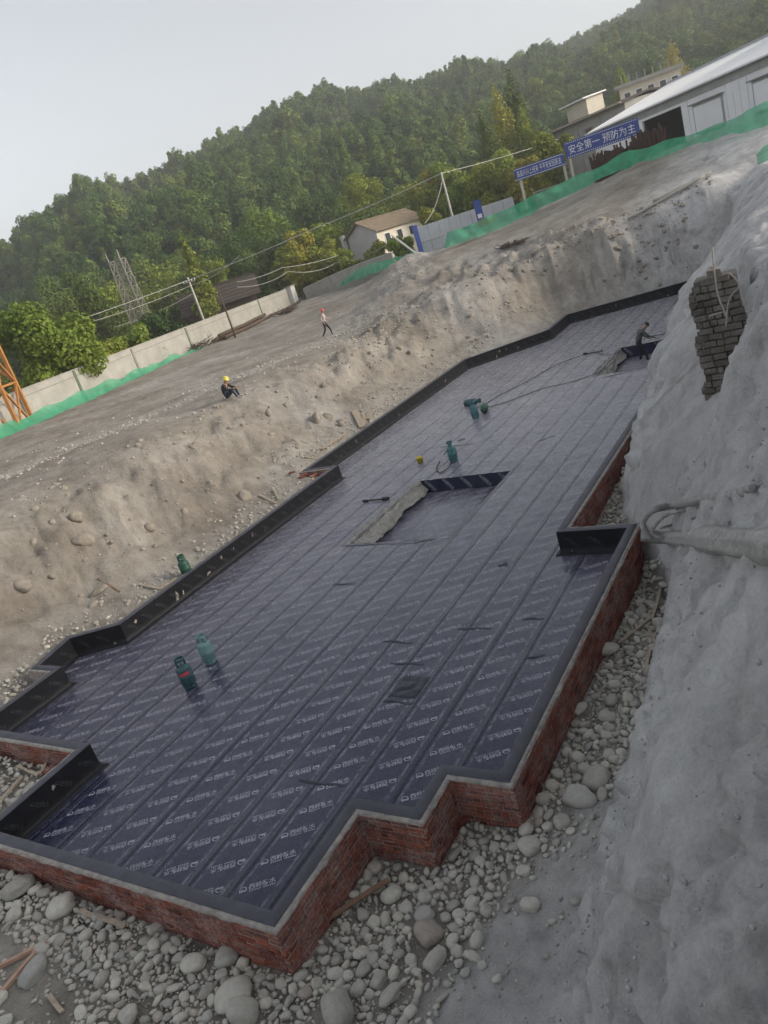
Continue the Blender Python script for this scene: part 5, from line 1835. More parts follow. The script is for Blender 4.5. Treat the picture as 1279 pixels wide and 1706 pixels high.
# ------------------------------------------------------------------ boundary wall along the left
M['render'] = plain('cement_render', (0.335, 0.325, 0.295), 0.9, var=0.22, scale=0.9, bmp=0.2, world_coord=True)
M['render_dark'] = plain('dark_cement', (0.22, 0.215, 0.19), 0.9, var=0.25, scale=1.5, world_coord=True)
M['moss'] = plain('mossy_joint', (0.11, 0.14, 0.10), 0.95, var=0.3, scale=3, world_coord=True)
def wl(px):
    """where the sight line in column px along the wall foot crosses the wall's plan line"""
    d = ray(px, 735 - px * 0.466)
    t = (-44 + 0.3125 * -0 + 0.3125 * 26) / (d[0] + 0.3125 * d[1])
    return np.array([d[0] * t, d[1] * t])
def wall_line(y): return -44 - 0.3125 * (y - 26)
def build_boundary():
    joints = [8.0, 17.5, 26.0, 34.7, 42.3, 51.6, 61.0, 69.4, 79.5]
    for i in range(len(joints) - 1):
        y0, y1 = joints[i], joints[i + 1]
        x0, x1 = wall_line(y0), wall_line(y1)
        z0, z1 = 2.4, 5.28
        lab = ['bare concrete boundary wall panel behind the orange mast', 'concrete boundary wall panel right of the orange mast', 'concrete boundary wall panel with its foot in green netting', 'concrete boundary wall panel next to the timber stack', 'concrete boundary wall panel below the thin pole',
               'concrete boundary wall panel in front of the dark roofed shed', 'concrete boundary wall panel right of the thin pole', 'concrete boundary wall panel beside the white pier'][i]
        t = thing('boundary_wall', lab, 'wall', (x0, y0, z0), 0, 'boundary wall panels')
        t['kind'] = 'thing'
        d = Vector((x1 - x0, y1 - y0, 0))
        L = d.length
        e = d / L
        MB().bar(e * 0.14 + Vector((0, 0, (z1 - z0) / 2)), e * (L - 0.14) + Vector((0, 0, (z1 - z0) / 2)), 0.18, z1 - z0).build('panel', M['render'], t)
        MB().bar(e * 0.0 + Vector((0, 0, (z1 - z0) + 0.03)), e * L + Vector((0, 0, (z1 - z0) + 0.03)), 0.27, 0.06).build('coping', M['render'], t)
        MB().bar(e * 0.16 + Vector((-e.y * -0.1, e.x * -0.1, z1 - z0 - 0.42)), e * (L - 0.16) + Vector((e.y * 0.1, -e.x * 0.1, z1 - z0 - 0.42)), 0.03, 0.05).build('ledge', M['render_dark'], t)
        MB().bar(Vector((0, 0, 0)), Vector((0, 0, z1 - z0 - 0.001)), 0.26, 0.26, (e.x, e.y, 0)).build('pier', M['moss'] if i % 2 else M['render_dark'], t)
    # low broken end of the wall, swinging nearer
    pts = [at_d(512, 498, 101), at_d(556, 478, 98), at_d(606, 458, 93), at_d(660, 440, 88)]
    for i, lab in enumerate(['pale low wall segment right of the white pier', 'low wall segment with green netting in front', 'farthest low wall segment below the white house']):
        A, B = Vector(pts[i]), Vector(pts[i + 1])
        t = thing('boundary_wall', lab, 'wall', (A.x, A.y, A.z - 1.0), 0, 'boundary wall panels')
        t['kind'] = 'thing'
        d = (B - A)
        d = d * 0.985
        MB().bar(Vector((0, 0, 1.0)), d + Vector((0, 0, 1.0)), 0.2, 2.6).build('panel', M['render'], t)
        MB().bar(Vector((0, 0, 2.34)), d + Vector((0, 0, 2.34)), 0.32, 0.08).build('coping', M['white_wall'], t)
    t = thing('gate_pier', 'tall white concrete pier where the boundary wall breaks', 'pier', (wall_line(79.6) + 0.4, 79.6, 2.5))
    MB().box((0, 0, 1.45), (0.9, 0.9, 2.9)).build('shaft', M['white_wall'], t)
    MB().box((0, 0, 2.96), (1.1, 1.1, 0.12)).build('cap', M['render'], t)
M['white_wall'] = plain('white_plaster', (0.58, 0.57, 0.56), 0.85, var=0.14, scale=0.7, world_coord=True)
build_boundary()

# ------------------------------------------------------------------ green dust netting
def net_material():
    m, nt, b = nt_new('green_net')
    pos = geo_pos(nt)
    n = noise(nt, 1.2, 5, 0.6, pos)
    c = ramp(nt, n, [(0.3, (0.03, 0.30, 0.16)), (0.6, (0.055, 0.42, 0.23)), (0.8, (0.14, 0.48, 0.30))])
    nt.links.new(c, b.inputs['Base Color'])
    b.inputs['Roughness'].default_value = 0.75
    t = nd(nt, 'ShaderNodeBsdfTranslucent')
    nt.links.new(c, t.inputs['Color'])
    mx = nd(nt, 'ShaderNodeMixShader')
    mx.inputs[0].default_value = 0.3
    nt.links.new(b.outputs[0], mx.inputs[1]); nt.links.new(t.outputs[0], mx.inputs[2])
    tr = nd(nt, 'ShaderNodeBsdfTransparent')
    m2 = nd(nt, 'ShaderNodeMixShader')
    m2.inputs[0].default_value = 0.28
    nt.links.new(mx.outputs[0], m2.inputs[1]); nt.links.new(tr.outputs[0], m2.inputs[2])
    nt.links.new(m2.outputs[0], nt.nodes['Material Output'].inputs['Surface'])
    return m
M['net'] = net_material()
def net(label, pts, n=160, m=14, sag=0.14, seed=0, ragged=0.1):
    """pts: (x, y, bottom z, top z); top is pulled back by lean"""
    P = np.array(pts, float)
    d = np.concatenate([[0], np.cumsum(np.hypot(np.diff(P[:, 0]), np.diff(P[:, 1])))])
    s = np.linspace(0, d[-1], n)
    x, y, zb, zt = [np.interp(s, d, P[:, k]) for k in range(4)]
    tx, ty = np.gradient(x), np.gradient(y)
    q = np.hypot(tx, ty)
    nx, ny = ty / q, -tx / q
    zt = zt + sag * vnoise(s * 0.5, 0, 0, seed) - 0.10 * np.abs(np.sin(s * 0.9))
    zb = zb + ragged * vnoise(s * 0.9, 3, 0, seed + 1)
    V = []
    for k in range(m):
        t = k / (m - 1)
        o = (1 - t) * 0.55 + 0.16 * fbm(s * 0.9, t * 1.6, 0, 3, seed + 2) + 0.05 * np.sin(s * 5 + 3 * t)
        V.append(np.c_[x + nx * o, y + ny * o, zb + (zt - zb) * t])
    V = np.vstack(V)
    i, j = np.meshgrid(np.arange(m - 1), np.arange(n - 1), indexing='ij')
    Q = np.stack([i * n + j, i * n + j + 1, (i + 1) * n + j + 1, (i + 1) * n + j], -1).reshape(-1, 4)
    t = obj('dust_net', mesh_np(V, Q), M['net'])
    return tag(t, label, 'netting', 'green dust nets')
def g3(px, py, d, h):
    p = at_d(px, py, d)
    return (p[0], p[1], p[2], p[2] + h)
net('long green dust net in front of the banners and the warehouse', [g3(742, 414, 62, .25), g3(752, 409, 62, 1.05), g3(800, 395, 62, 1.15), g3(850, 373, 62, 1.15), g3(950, 324, 62, 1.1), g3(1050, 277, 61, 1.0), g3(1150, 245, 58, 0.85), g3(1215, 226, 56.5, 0.95), g3(1300, 200, 54.5, 1.2)], 260, 14, 0.1, 3)
yy = [20, 27, 33, 40, 47, 52.5]
net('green dust net draped along the foot of the boundary wall', [(wall_line(v) + 0.9, v, 2.55, 3.75 + (0.2 if v < 30 else 0) - 0.6 * (v > 50)) for v in yy], 160, 10, 0.22, 9, 0.2)
net('short green dust net hanging on the low far wall', [g3(572, 476, 94, 0.5), g3(600, 464, 91, 1.0), g3(640, 449, 87, 1.1), g3(672, 438, 84, 0.7)], 60, 10, 0.15, 14)
net('scrap of green net on the spoil beside the blue post', [g3(676, 437, 80, 0.5), g3(690, 432, 80, 0.9), g3(700, 430, 80, 0.5)], 30, 8, 0.1, 18)
net('crumpled green net at the right edge of the picture', [g3(1262, 272, 33, 0.25), g3(1275, 266, 33, 0.45), g3(1300, 258, 33, 0.5)], 40, 10, 0.08, 22)

# ------------------------------------------------------------------ timber by the wall
M['dark_timber'] = plain('dark_timber', (0.085, 0.06, 0.042), 0.9, var=0.4, scale=5, bmp=0.4)
for i, (y0, y1, off, z, r, lab) in enumerate([(53.5, 66, 1.6, 0.22, 0.18, 'lower dark log of the timber pile along the boundary wall'), (55, 67, 2.2, 0.2, 0.17, 'front dark log of the timber pile along the boundary wall'), (54.5, 66.5, 1.9, 0.52, 0.17, 'top dark log of the timber pile along the boundary wall'), (66, 78, 2.0, 0.16, 0.14, 'long thin dark pole lying right of the timber pile')]):
    pts = []
    for k in range(7):
        y = y0 + (y1 - y0) * k / 6
        x = wall_line(y) + off + 0.06 * math.sin(k * 1.7 + i)
        pts.append((x, y, gz(x, y) + z + 0.03 * math.sin(k * 2.1)))
    tag(MB().tube(pts, r, 9).build('timber_log', M['dark_timber'], None, True), lab, 'log', 'timber along the wall')
def brush(c, n, r, label, seed, mat='dark_timber'):
    rng = random.Random(seed)
    mb = MB()
    for i in range(n):
        a, l = rng.random() * 6.283, r * rng.uniform(0.5, 1.1)
        o = Vector((rng.gauss(0, r * .5), rng.gauss(0, r * .5), rng.uniform(0, r * .25)))
        mb.tube([o, o + Vector((math.cos(a) * l, math.sin(a) * l, rng.uniform(0.05, 0.45) * r))], 0.025, 4)
    return tag(mb.build('brushwood', M[mat], None, loc=c), label, 'brushwood', 'heaps of brushwood')
for px, py, d, r, lab in ((330, 582, 0, 1.3, 'heap of dark brushwood at the end of the timber pile'), (478, 523, 0, 1.2, 'small heap of brushwood below the white pier'), (845, 412, 0, .5, 'small dark heap on the far bench'), (865, 408, 0, .5, 'second small dark heap on the far bench')):
    p = at_g(px, py)
    brush(tuple(p), 60, r, lab, px)

# ------------------------------------------------------------------ buildings
M['house_wall'] = plain('lilac_plaster', (0.50, 0.49, 0.51), 0.9, var=0.1, scale=0.6, world_coord=True)
M['warm_wall'] = plain('cream_wall', (0.60, 0.55, 0.46), 0.85, var=0.12, scale=0.6, world_coord=True)
M['roof_tile'] = plain('brown_tiles', (0.19, 0.15, 0.105), 0.85, var=0.3, scale=2.2, bmp=0.5, world_coord=True)
M['dark_tile'] = plain('dark_tiles', (0.065, 0.052, 0.045), 0.85, var=0.35, scale=2.2, bmp=0.5, world_coord=True)
M['glass'] = plain('window_glass', (0.05, 0.055, 0.06), 0.15, var=0.2, scale=1.0, spec=0.6)
M['grey_wall'] = plain('grey_plaster', (0.34, 0.33, 0.31), 0.9, var=0.15, scale=0.5, world_coord=True)
M['sheet_white'] = plain('white_sheet_metal', (0.78, 0.79, 0.80), 0.55, var=0.06, scale=0.4, world_coord=True)
M['sheet_grey'] = plain('grey_sheet_metal', (0.36, 0.37, 0.38), 0.6, var=0.1, scale=0.6, world_coord=True)
M['skylight'] = plain('translucent_sheet', (0.30, 0.31, 0.30), 0.5, var=0.2, scale=1.2, world_coord=True)
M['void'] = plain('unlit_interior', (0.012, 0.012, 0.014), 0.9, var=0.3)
M['red_brick_wall'] = plain('plain_brick', (0.21, 0.10, 0.075), 0.9, var=0.3, scale=3, world_coord=True)
M['rust'] = plain('rust', (0.055, 0.028, 0.022), 0.9, var=0.5, scale=2.5)
M['blue_sheet'] = plain('banner_blue', (0.035, 0.07, 0.27), 0.6, var=0.12, scale=2)
M['white_paint'] = plain('white_paint', (0.72, 0.73, 0.76), 0.6, var=0.05)
M['red_paint'] = plain('red_paint', (0.45, 0.03, 0.035), 0.6, var=0.1)
M['fence_grey'] = plain('fence_sheet', (0.36, 0.40, 0.44), 0.6, var=0.12, scale=0.8, world_coord=True)
M['orange'] = plain('crane_orange', (0.38, 0.17, 0.05), 0.55, var=0.3, scale=3)
M['galv'] = plain('galvanised', (0.38, 0.37, 0.34), 0.6, var=0.15)
M['concrete'] = plain('pole_concrete', (0.45, 0.43, 0.39), 0.85, var=0.15, scale=2)

def frame(corner, direction):
    """local frame: x along the front, y to the back (left of direction), origin at the corner"""
    return math.atan2(direction[1], direction[0])

def gable_house(name, label, corner, ang, L, Wd, z0, eave, ridge, wallm, sidem, roofm, over=0.5, windows=(), door=None):
    """x along the long front (facing -y local), y back; gables at x=0 and x=L"""
    t = thing(name, label, 'house', (corner[0], corner[1], z0), ang)
    h, r = eave - z0, ridge - z0
    MB().add([(0, 0, 0), (L, 0, 0), (L, 0, h), (0, 0, h)], [(0, 1, 2, 3)]).build('front_wall', M[sidem], t)
    MB().add([(0, Wd, 0), (L, Wd, 0), (L, Wd, h), (0, Wd, h)], [(3, 2, 1, 0)]).build('back_wall', M[sidem], t)
    for x in (0, L):
        MB().add([(x, 0, 0), (x, Wd, 0), (x, Wd, h), (x, Wd / 2, r), (x, 0, h)], [(0, 1, 2, 3, 4) if x else (4, 3, 2, 1, 0)]).build('gable_wall', M[wallm], t)
    sl = (r - h) / (Wd / 2)
    th = 0.12
    for s in (0, 1):
        y0, y1 = (-over, Wd / 2) if s == 0 else (Wd + over, Wd / 2)
        ze = h - over * sl
        vs = [(-over, y0, ze), (L + over, y0, ze), (L + over, y1, r), (-over, y1, r)]
        vs = [(a, b, c + 0.02) for a, b, c in vs] + [(a, b, c + 0.02 + th) for a, b, c in vs]
        MB().add(vs, [(3, 2, 1, 0), (4, 5, 6, 7), (0, 1, 5, 4), (1, 2, 6, 5), (2, 3, 7, 6), (3, 0, 4, 7)]).build('roof_slope', M[roofm], t)
        mb = MB()                                           # tile rows
        k = int((Wd / 2 + over) / 0.45)
        for i in range(k):
            f = (i + 0.5) / k
            y, z = y0 + (y1 - y0) * f, ze + (r - ze) * f + th + 0.03
            mb.bar((-over, y, z), (L + over, y, z), 0.10, 0.04)
        mb.build('tile_rows', M[roofm], t)
    MB().bar((-over - .05, Wd / 2, r + th + 0.05), (L + over + .05, Wd / 2, r + th + 0.05), 0.3, 0.14).build('ridge_cap', M[roofm], t)
    for (x, z, w, hh) in windows:
        f = MB().box((x, -0.03, z), (w + 0.16, 0.08, hh + 0.16)).build('window', M['white_paint'], t)
        MB().box((x, -0.075, z), (w, 0.03, hh)).build('pane', M['glass'], f)
    if door:
        MB().box((door[0], -0.04, door[2] / 2 + 0.3), (door[1], 0.1, door[2])).build('door', M['dark_timber'], t)
    return t
# white house with the brown roof: gable towards the camera, long side to the right
c = (-52.6, 90.7)
e = Vector((0.19, 0.98, 0)).normalized()
t = gable_house('house', 'small white house with a brown tiled roof behind the boundary wall', c, math.atan2(e.y, e.x), 9.8, 5.1, 3.0, 8.8, 10.2, 'house_wall', 'warm_wall', 'roof_tile', 0.6,
                [(2.0, 4.4, 1.0, 1.1), (4.6, 4.4, 1.0, 1.1), (7.2, 4.4, 1.0, 1.1)], (5.9, 0.9, 2.0))
MB().bar((-0.4, 5.6, 4.2), (-0.4, 5.6, 6.4), 0.5, 0.5, (1, 0, 0)).build('chimney', M['house_wall'], t)
# dark roofed shed
gable_house('shed', 'low shed with a sagging dark tiled roof and a white end wall', (-66.5, 67.5), math.atan2(6.2, 7.2), 8.2, 4.6, 3.0, 6.4, 8.15, 'white_wall', 'dark_timber', 'dark_tile', 0.7, [(2.5, 2.2, 1.2, 1.0)], (5.2, 1.2, 2.0))
# long grey two storey row behind the banners
def row_building():
    a, b = Vector((-45.4, 129.5, 0)), Vector((-25.8, 115.3, 0))
    e = (b - a).normalized()
    L = (b - a).length + 1
    t = thing('row_building', 'long grey two storey building with a tiled eave behind the banners', 'building', (a.x, a.y, 5), math.atan2(e.y, e.x))
    MB().box((L / 2, 4, 4.75), (L, 8, 9.5)).build('wall', M['grey_wall'], t)
    MB().box((2.2, -0.06, 3.5), (4.4, 0.12, 7.0)).build('brick_panel', M['red_brick_wall'], t)
    r = MB().add([(-0.8, -1.0, 9.45), (L + .5, -1.0, 9.45), (L + .5, 4, 10.1), (-0.8, 4, 10.1), (-0.8, 9, 9.45), (L + .5, 9, 9.45)], [(0, 1, 2, 3), (3, 2, 5, 4)])
    o = r.build('roof', M['dark_tile'], t); o.modifiers.new('thick', 'SOLIDIFY').thickness = 0.25
    MB().bar((-0.9, -1.05, 9.42), (L + .5, -1.05, 9.42), 0.22, 0.22).build('eave_board', M['wood'], t)
    for x in (6.5, 12.0, 17.5, 22.5):
        f = MB().box((x, -0.05, 7.2), (1.5, 0.12, 1.4)).build('window', M['render_dark'], t)
        MB().box((x, -0.12, 7.2), (1.2, 0.04, 1.1)).build('pane', M['glass'], f)
        MB().box((x, -0.25, 8.05), (1.8, 0.5, 0.08)).build('canopy', M['grey_wall'], f)
    for x in (4.6, 9.4, 15, 20):
        MB().box((x, -0.08, 4.7), (0.35, 0.14, 9.3)).build('pilaster', M['render'], t)
    # loft shed riding on the roof
    MB().box((14.5, 2.5, 10.9), (4.6, 3.0, 2.2)).build('roof_shed', M['warm_wall'], t)
    MB().box((14.5, 2.2, 12.1), (5.6, 4.2, 0.18), rx=0.06).build('shed_roof', M['sheet_white'], t)
row_building()
def yellow_building():
    t = thing('flat_roofed_house', 'cream flat roofed house with a row of windows and roof posts', 'building', (-30.2, 136.6, 7.2), math.atan2(1.2, 6.1))
    L = 9.0
    MB().box((L / 2, 4, 5.3), (L, 8, 10.6)).build('wall', M['warm_wall'], t)
    MB().box((L / 2, 3.9, 10.75), (L + 1.2, 9.2, 0.5)).build('parapet', M['render'], t)
    for i in range(5):
        f = MB().box((1.1 + i * 1.75, -0.04, 8.9), (1.1, 0.1, 1.7)).build('window', M['white_paint'], t)
        MB().box((1.1 + i * 1.75, -0.10, 8.9), (0.85, 0.04, 1.45)).build('pane', M['glass'], f)
    for i in range(8):
        MB().box((0.6 + i * 1.15, -0.2, 11.5), (0.16, 0.16, 1.2)).build('roof_post', M['render'], t)
yellow_building()
def warehouse():
    a = Vector((-23.9, 92.0, 0)); e = Vector((0.65, -0.76, 0)).normalized()
    L = 44.0
    t = thing('warehouse', 'white sheet metal warehouse with a pale pitched roof and dark opening', 'warehouse', (a.x, a.y, 5.6), math.atan2(e.y, e.x))
    H = 5.6
    # front wall built round its openings: (x0, x1, z0, z1)
    holes = [(10.6, 17.4, 1.2, 4.55)]
    x = 0
    w = MB()
    for (x0, x1, z0, z1) in holes:
        w.box(((x + x0) / 2, 0.1, H / 2), (x0 - x, 0.2, H))
        w.box(((x0 + x1) / 2, 0.1, (z1 + H) / 2), (x1 - x0, 0.2, H - z1))
        w.box(((x0 + x1) / 2, 0.1, z0 / 2), (x1 - x0, 0.2, z0))
        x = x1
    w.box(((x + L) / 2, 0.1, H / 2), (L - x, 0.2, H))
    w.build('front_wall', M['sheet_white'], t)
    mb = MB()
    k = int(L / 0.9)
    for i in range(k):
        q = 0.45 + i * 0.9
        if 10.3 < q < 17.7 or 19 < q < 23.6 or 27 < q < 31.6: continue
        mb.bar((q, -0.02, 0), (q, -0.02, H), 0.06, 0.04, (1, 0, 0))
    tag(mb.build('wall_ribs', M['sheet_white'], t), kind='stuff')
    MB().box((14, 7.5, 3.0), (7.4, 9, 5)).build('dark_interior', M['void'], t) if False else None
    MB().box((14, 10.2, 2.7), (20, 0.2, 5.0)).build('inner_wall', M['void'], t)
    MB().box((0.1, 10, H / 2), (0.2, 20, H)).build('end_wall', M['sheet_grey'], t)
    MB().box((L, 10, H / 2), (0.2, 20, H)).build('end_wall', M['sheet_grey'], t)
    MB().box((L / 2, 20, H / 2), (L, 0.2, H)).build('back_wall', M['sheet_grey'], t)
    for (x0, x1) in ((19.2, 23.4), (27.2, 31.4)):
        f = MB().box(((x0 + x1) / 2, -0.04, 3.0), (x1 - x0, 0.1, 2.3)).build('window', M['sheet_grey'], t)
        MB().box(((x0 + x1) / 2, -0.10, 3.0), (x1 - x0 - 0.35, 0.04, 2.0)).build('shutter', M['sheet_white'], f)
        MB().box(((x0 + x1) / 2, -0.2, 4.25), (x1 - x0 + 0.4, 0.4, 0.1)).build('canopy', M['render_dark'], f)
    MB().box((21.5, -0.05, 0.9), (3.0, 0.12, 1.8)).build('door', M['render_dark'], t)
    MB().box((L / 2, -0.03, H - 0.45), (L, 0.06, 0.75)).build('light_strip', M['skylight'], t)
    rise = 2.3
    for s in (0, 1):
        y0, y1 = (-0.6, 10) if s == 0 else (20.6, 10)
        vs = [(-0.5, y0, H - 0.08), (L, y0, H - 0.08), (L, y1, H + rise), (-0.5, y1, H + rise)]
        o = MB().add(vs, [(0, 1, 2, 3) if s == 0 else (3, 2, 1, 0)]).build('roof_slope', M['sheet_white'], t)
        o.modifiers.new('thick', 'SOLIDIFY').thickness = 0.12
        mb = MB()
        for i in range(int(L / 1.0)):
            q = 0.3 + i * 1.0
            mb.bar((q, y0, H - 0.02), (q, y1, H + rise + 0.06), 0.05, 0.05)
        tag(mb.build('roof_ribs', M['sheet_white'], t), kind='stuff')
    MB().bar((-0.5, 10, H + rise + 0.1), (L, 10, H + rise + 0.1), 0.6, 0.16).build('ridge_cap', M['sheet_grey'], t)
    o = MB().box((27, 11.5, H + rise + 1.0), (14, 4.5, 0.16)).build('ridge_vent', M['sheet_white'], t)
    MB().box((27, 11.5, H + rise + 0.5), (13, 3.6, 0.9)).build('vent_wall', M['sheet_grey'], t)
    gb = MB().add([(-0.3, 0, H), (-0.3, 20, H), (-0.3, 10, H + rise)], [(2, 1, 0)])
    gb.build('gable', M['sheet_white'], t)
warehouse()

# ------------------------------------------------------------------ banner gantry with lettering
def banner(label, a, b, zb, zt, text, size, name='banner', posts=(0.05, 0.95), foot=5.9, sub=None, dots=True):
    a, b = Vector(a), Vector(b)
    d = b - a
    L = d.length
    t = thing(name, label, 'banner', (a.x, a.y, 0), math.atan2(d.y, d.x))
    MB().box((L / 2, 0, (zb + zt) / 2), (L, 0.08, zt - zb)).build('board', M['blue_sheet'], t)
    V, T = text_mesh(text, size)
    w0, w1 = V[:, 0].min(), V[:, 0].max()
    h0, h1 = V[:, 1].min(), V[:, 1].max()
    k = (L * 0.90) / (w1 - w0)
    kz = min(size and (zt - zb) * 0.56 / (h1 - h0), 9)
    P = np.c_[(V[:, 0] - w0) * k + L * 0.05, np.full(len(V), -0.052), (V[:, 1] - (h0 + h1) / 2) * kz + (zb + zt) / 2]
    o = obj('lettering', mesh_np(P, T, False), M['white_paint'], t)
    tag(o, kind='stuff')
    if dots:
        mb = MB()
        n = int(L / 0.16)
        for z in (zt - 0.10, zb + 0.10):
            for i in range(n):
                mb.box((L * 0.03 + (L * 0.94) * i / (n - 1), -0.048, z), (0.075, 0.01, 0.06))
        tag(mb.build('border_dots', M['white_paint'], t), kind='stuff')
    else:
        for z in (zt - 0.08, zb + 0.08):
            MB().box((L / 2, -0.046, z), (L, 0.01, 0.04)).build('border_line', M['white_paint'], t)
    for f in posts:
        for off in (0.25, 0.75):
            MB().bar((L * f, off, foot), (L * f, off, zt - 0.05), 0.09).build('post', M['galv'], t)
        MB().bar((L * f, 0.25, foot + 0.2), (L * f, 0.75, zt - 0.4), 0.05).build('brace', M['galv'], t)
    MB().bar((0, 0.10, zt - 0.15), (L, 0.10, zt - 0.15), 0.07).build('rail', M['galv'], t)
    MB().bar((0, 0.10, zb + 0.15), (L, 0.10, zb + 0.15), 0.07).build('rail', M['galv'], t)
    return t
p0, p1 = at_d(942, 252, 70), at_d(1064, 204, 69)
banner('large blue banner reading safety first in white Chinese characters', (p0[0], p0[1], 0), (p1[0], p1[1], 0), 8.72, 9.95, '安全第一 预防为主', 1.0, posts=(0.02, 0.97))
p2, p3 = at_d(858, 293, 71), at_d(938, 257, 70)
banner('smaller blue banner with a long line of small white characters', (p2[0], p2[1], 0), (p3[0], p3[1], 0), 8.35, 9.3, '高高兴兴上班来 平平安安回家去', 0.5, posts=(0.06, 0.95), dots=False)
# site shelter under the banners: panel wall and rails
t = thing('site_shelter', 'low grey block wall with posts under the banners', 'wall', (p2[0] + 1.0, p2[1] + 1.6, 5.0), math.atan2(p1[1] - p2[1], p1[0] - p2[0]))
t['kind'] = 'thing'
for i in range(4):
    MB().box((1.0 + i * 2.6, 0, 0.95), (2.5, 0.16, 1.9)).build('panel', M['render'], t)
    MB().box((-0.3 + i * 2.6, -0.02, 1.0), (0.12, 0.22, 2.1)).build('post', M['render_dark'], t)
MB().bar((-0.3, -0.1, 2.05), (9.8, -0.1, 2.05), 0.1).build('rail', M['galv'], t)
# rusty reinforcement stacked behind the net
def rebar_stack(px0, py0, px1, py1, d, h, label, seed):
    a, b = Vector(at_d(px0, py0, d)), Vector(at_d(px1, py1, d))
    t = thing('rebar_stack', label, 'rebar', tuple(a))
    rng = random.Random(seed)
    e = (b - a)
    e.z = 0
    q = Vector((-e.y, e.x, 0)).normalized()
    for i in range(5):
        mb = MB()
        for k in range(34):
            o = q * (rng.random() * 1.2) + Vector((0, 0, h * (i + rng.random()) / 5 - 0.3))
            s0, s1 = rng.uniform(-.04, .1), rng.uniform(.85, 1.03)
            mb.bar(o + e * s0, o + e * s1 + Vector((0, 0, rng.gauss(0, .12))), 0.06)
        tag(mb.build('bar_bundle', M['rust'], t), kind='stuff')
    mb = MB()
    for k in range(60):
        x = e * (k / 59) + q * (rng.random() * 0.4 - 0.3)
        mb.bar(x + Vector((0, 0, -0.3)), x + Vector((rng.gauss(0, .1), 0, h + rng.gauss(0, .16))), 0.07, 0.12)
    tag(mb.build('upright_mats', M['rust'], t), kind='stuff')
rebar_stack(992, 297, 1060, 262, 64.5, 1.5, 'rusty stack of reinforcement mats under the large banner', 3)
rebar_stack(1060, 262, 1110, 247, 64, 1.35, 'rusty stack of reinforcement mats right of the large banner', 5)
# blue and grey sheet fence
def sheet_fence():
    a, b = Vector(at_d(703, 415, 72)), Vector(at_d(858, 345, 74))
    d = b - a
    L = math.hypot(d.x, d.y)
    z0 = 5.0
    t = thing('sheet_fence', 'grey blue sheet metal fence with a blue end post', 'fence', (a.x, a.y, z0), math.atan2(d.y, d.x))
    n = 9
    for i in range(n):
        w = L / n
        z1 = 2.15 + 0.0 * i
        MB().box((w * (i + 0.5), 0, 1.15), (w - 0.03, 0.05, 2.3)).build('panel', M['fence_grey'], t)
        mb = MB()
        for k in range(5):
            mb.bar((w * i + w * (k + .5) / 5, -0.03, 0.05), (w * i + w * (k + .5) / 5, -0.03, 2.28), 0.05, 0.03, (1, 0, 0))
        mb.build('panel_ribs', M['fence_grey'], t)
    MB().box((L / 2, -0.06, 1.05), (L, 0.06, 0.12)).build('rail', M['render_dark'], t)
    mb = MB()
    for k in range(60):
        mb.box((L * (k + .5) / 60, -0.10, 1.05), (0.06, 0.03, 0.10))
    tag(mb.build('rail_marks', M['white_paint'], t), kind='stuff')
    MB().box((-0.12, -0.05, 1.25), (0.4, 0.3, 2.6)).build('end_post', M['blue_sheet'], t)
    return t
sheet_fence()
s = Vector(at_d(803, 372, 70.5))
t = thing('site_sign', 'narrow blue sign with a white emblem and red box at its foot', 'sign', tuple(s), 0.35)
MB().box((0, 0, 0.9), (0.62, 0.08, 2.0)).build('board', M['blue_sheet'], t)
MB().box((0, -0.06, 0.62), (0.36, 0.03, 0.34)).build('emblem', M['white_paint'], t)
MB().box((0.5, -0.25, 0.0), (1.6, 0.4, 0.55)).build('red_box', M['red_paint'], t)

# ------------------------------------------------------------------ poles, mast, wires
def pole(label, top, base, arm=None, r=0.14, mat='concrete'):
    t = thing('utility_pole', label, 'pole', tuple(base))
    h = top[2] - base[2]
    MB().tube([(0, 0, -1), (0, 0, h)], [r, r * 0.62], 10).build('shaft', M[mat], t, True)
    if arm:
        MB().bar((-arm, 0.1, h - 0.5), (arm, -0.1, h - 0.5), 0.09).build('crossarm', M['galv'], t)
        for x in (-arm, -arm * 0.45, arm * 0.45, arm):
            MB().lathe([(0.03, 0), (0.07, 0.04), (0.04, 0.08), (0.07, 0.12), (0.03, 0.2)], 8, (x, 0, h - 0.46)).build('insulator', M['white_paint'], t)
    return t
P1, P2, P0 = at_d(313, 462, 90), at_d(735, 287, 85), at_d(362, 478, 74)
pole('concrete utility pole with a crossarm left of the dark roofed shed', P1, (P1[0], P1[1], 3.0), 0.9)
pole('pale concrete utility pole beside the sheet fence', P2, (P2[0], P2[1], 4.2), None)
pole('thin dark pole standing against the boundary wall', P0, (P0[0], P0[1], 3.0), None, 0.1, 'dark_timber')
def wire(label, pts, r=0.022, sag=0.5):
    out = []
    for i in range(len(pts) - 1):
        a, b = Vector(pts[i]), Vector(pts[i + 1])
        for k in range(14):
            f = k / 14
            q = a.lerp(b, f)
            q.z -= sag * 4 * f * (1 - f)
            out.append(q)
    out.append(Vector(pts[-1]))
    tag(MB().tube(out, r, 5).build('overhead_wire', M['wire_grey'], None), label, 'wire', 'overhead wires')
wire('thick pale wire crossing the whole hillside between the poles', [at_d(-40, 590, 80), P1 - [0, 0, .3], at_d(520, 382, 86), P2 - [0, 0, .1], at_d(930, 232, 110)], 0.033, 0.15)
wire('second wire just under the thick pale one', [at_d(60, 560, 82), P1 - [0, 0, .9], at_d(400, 425, 88)], 0.025, 0.4)
wire('wire running from the shed to the white house', [at_d(395, 470, 90), at_d(470, 446, 92), at_d(565, 425, 100)], 0.03, 0.2)
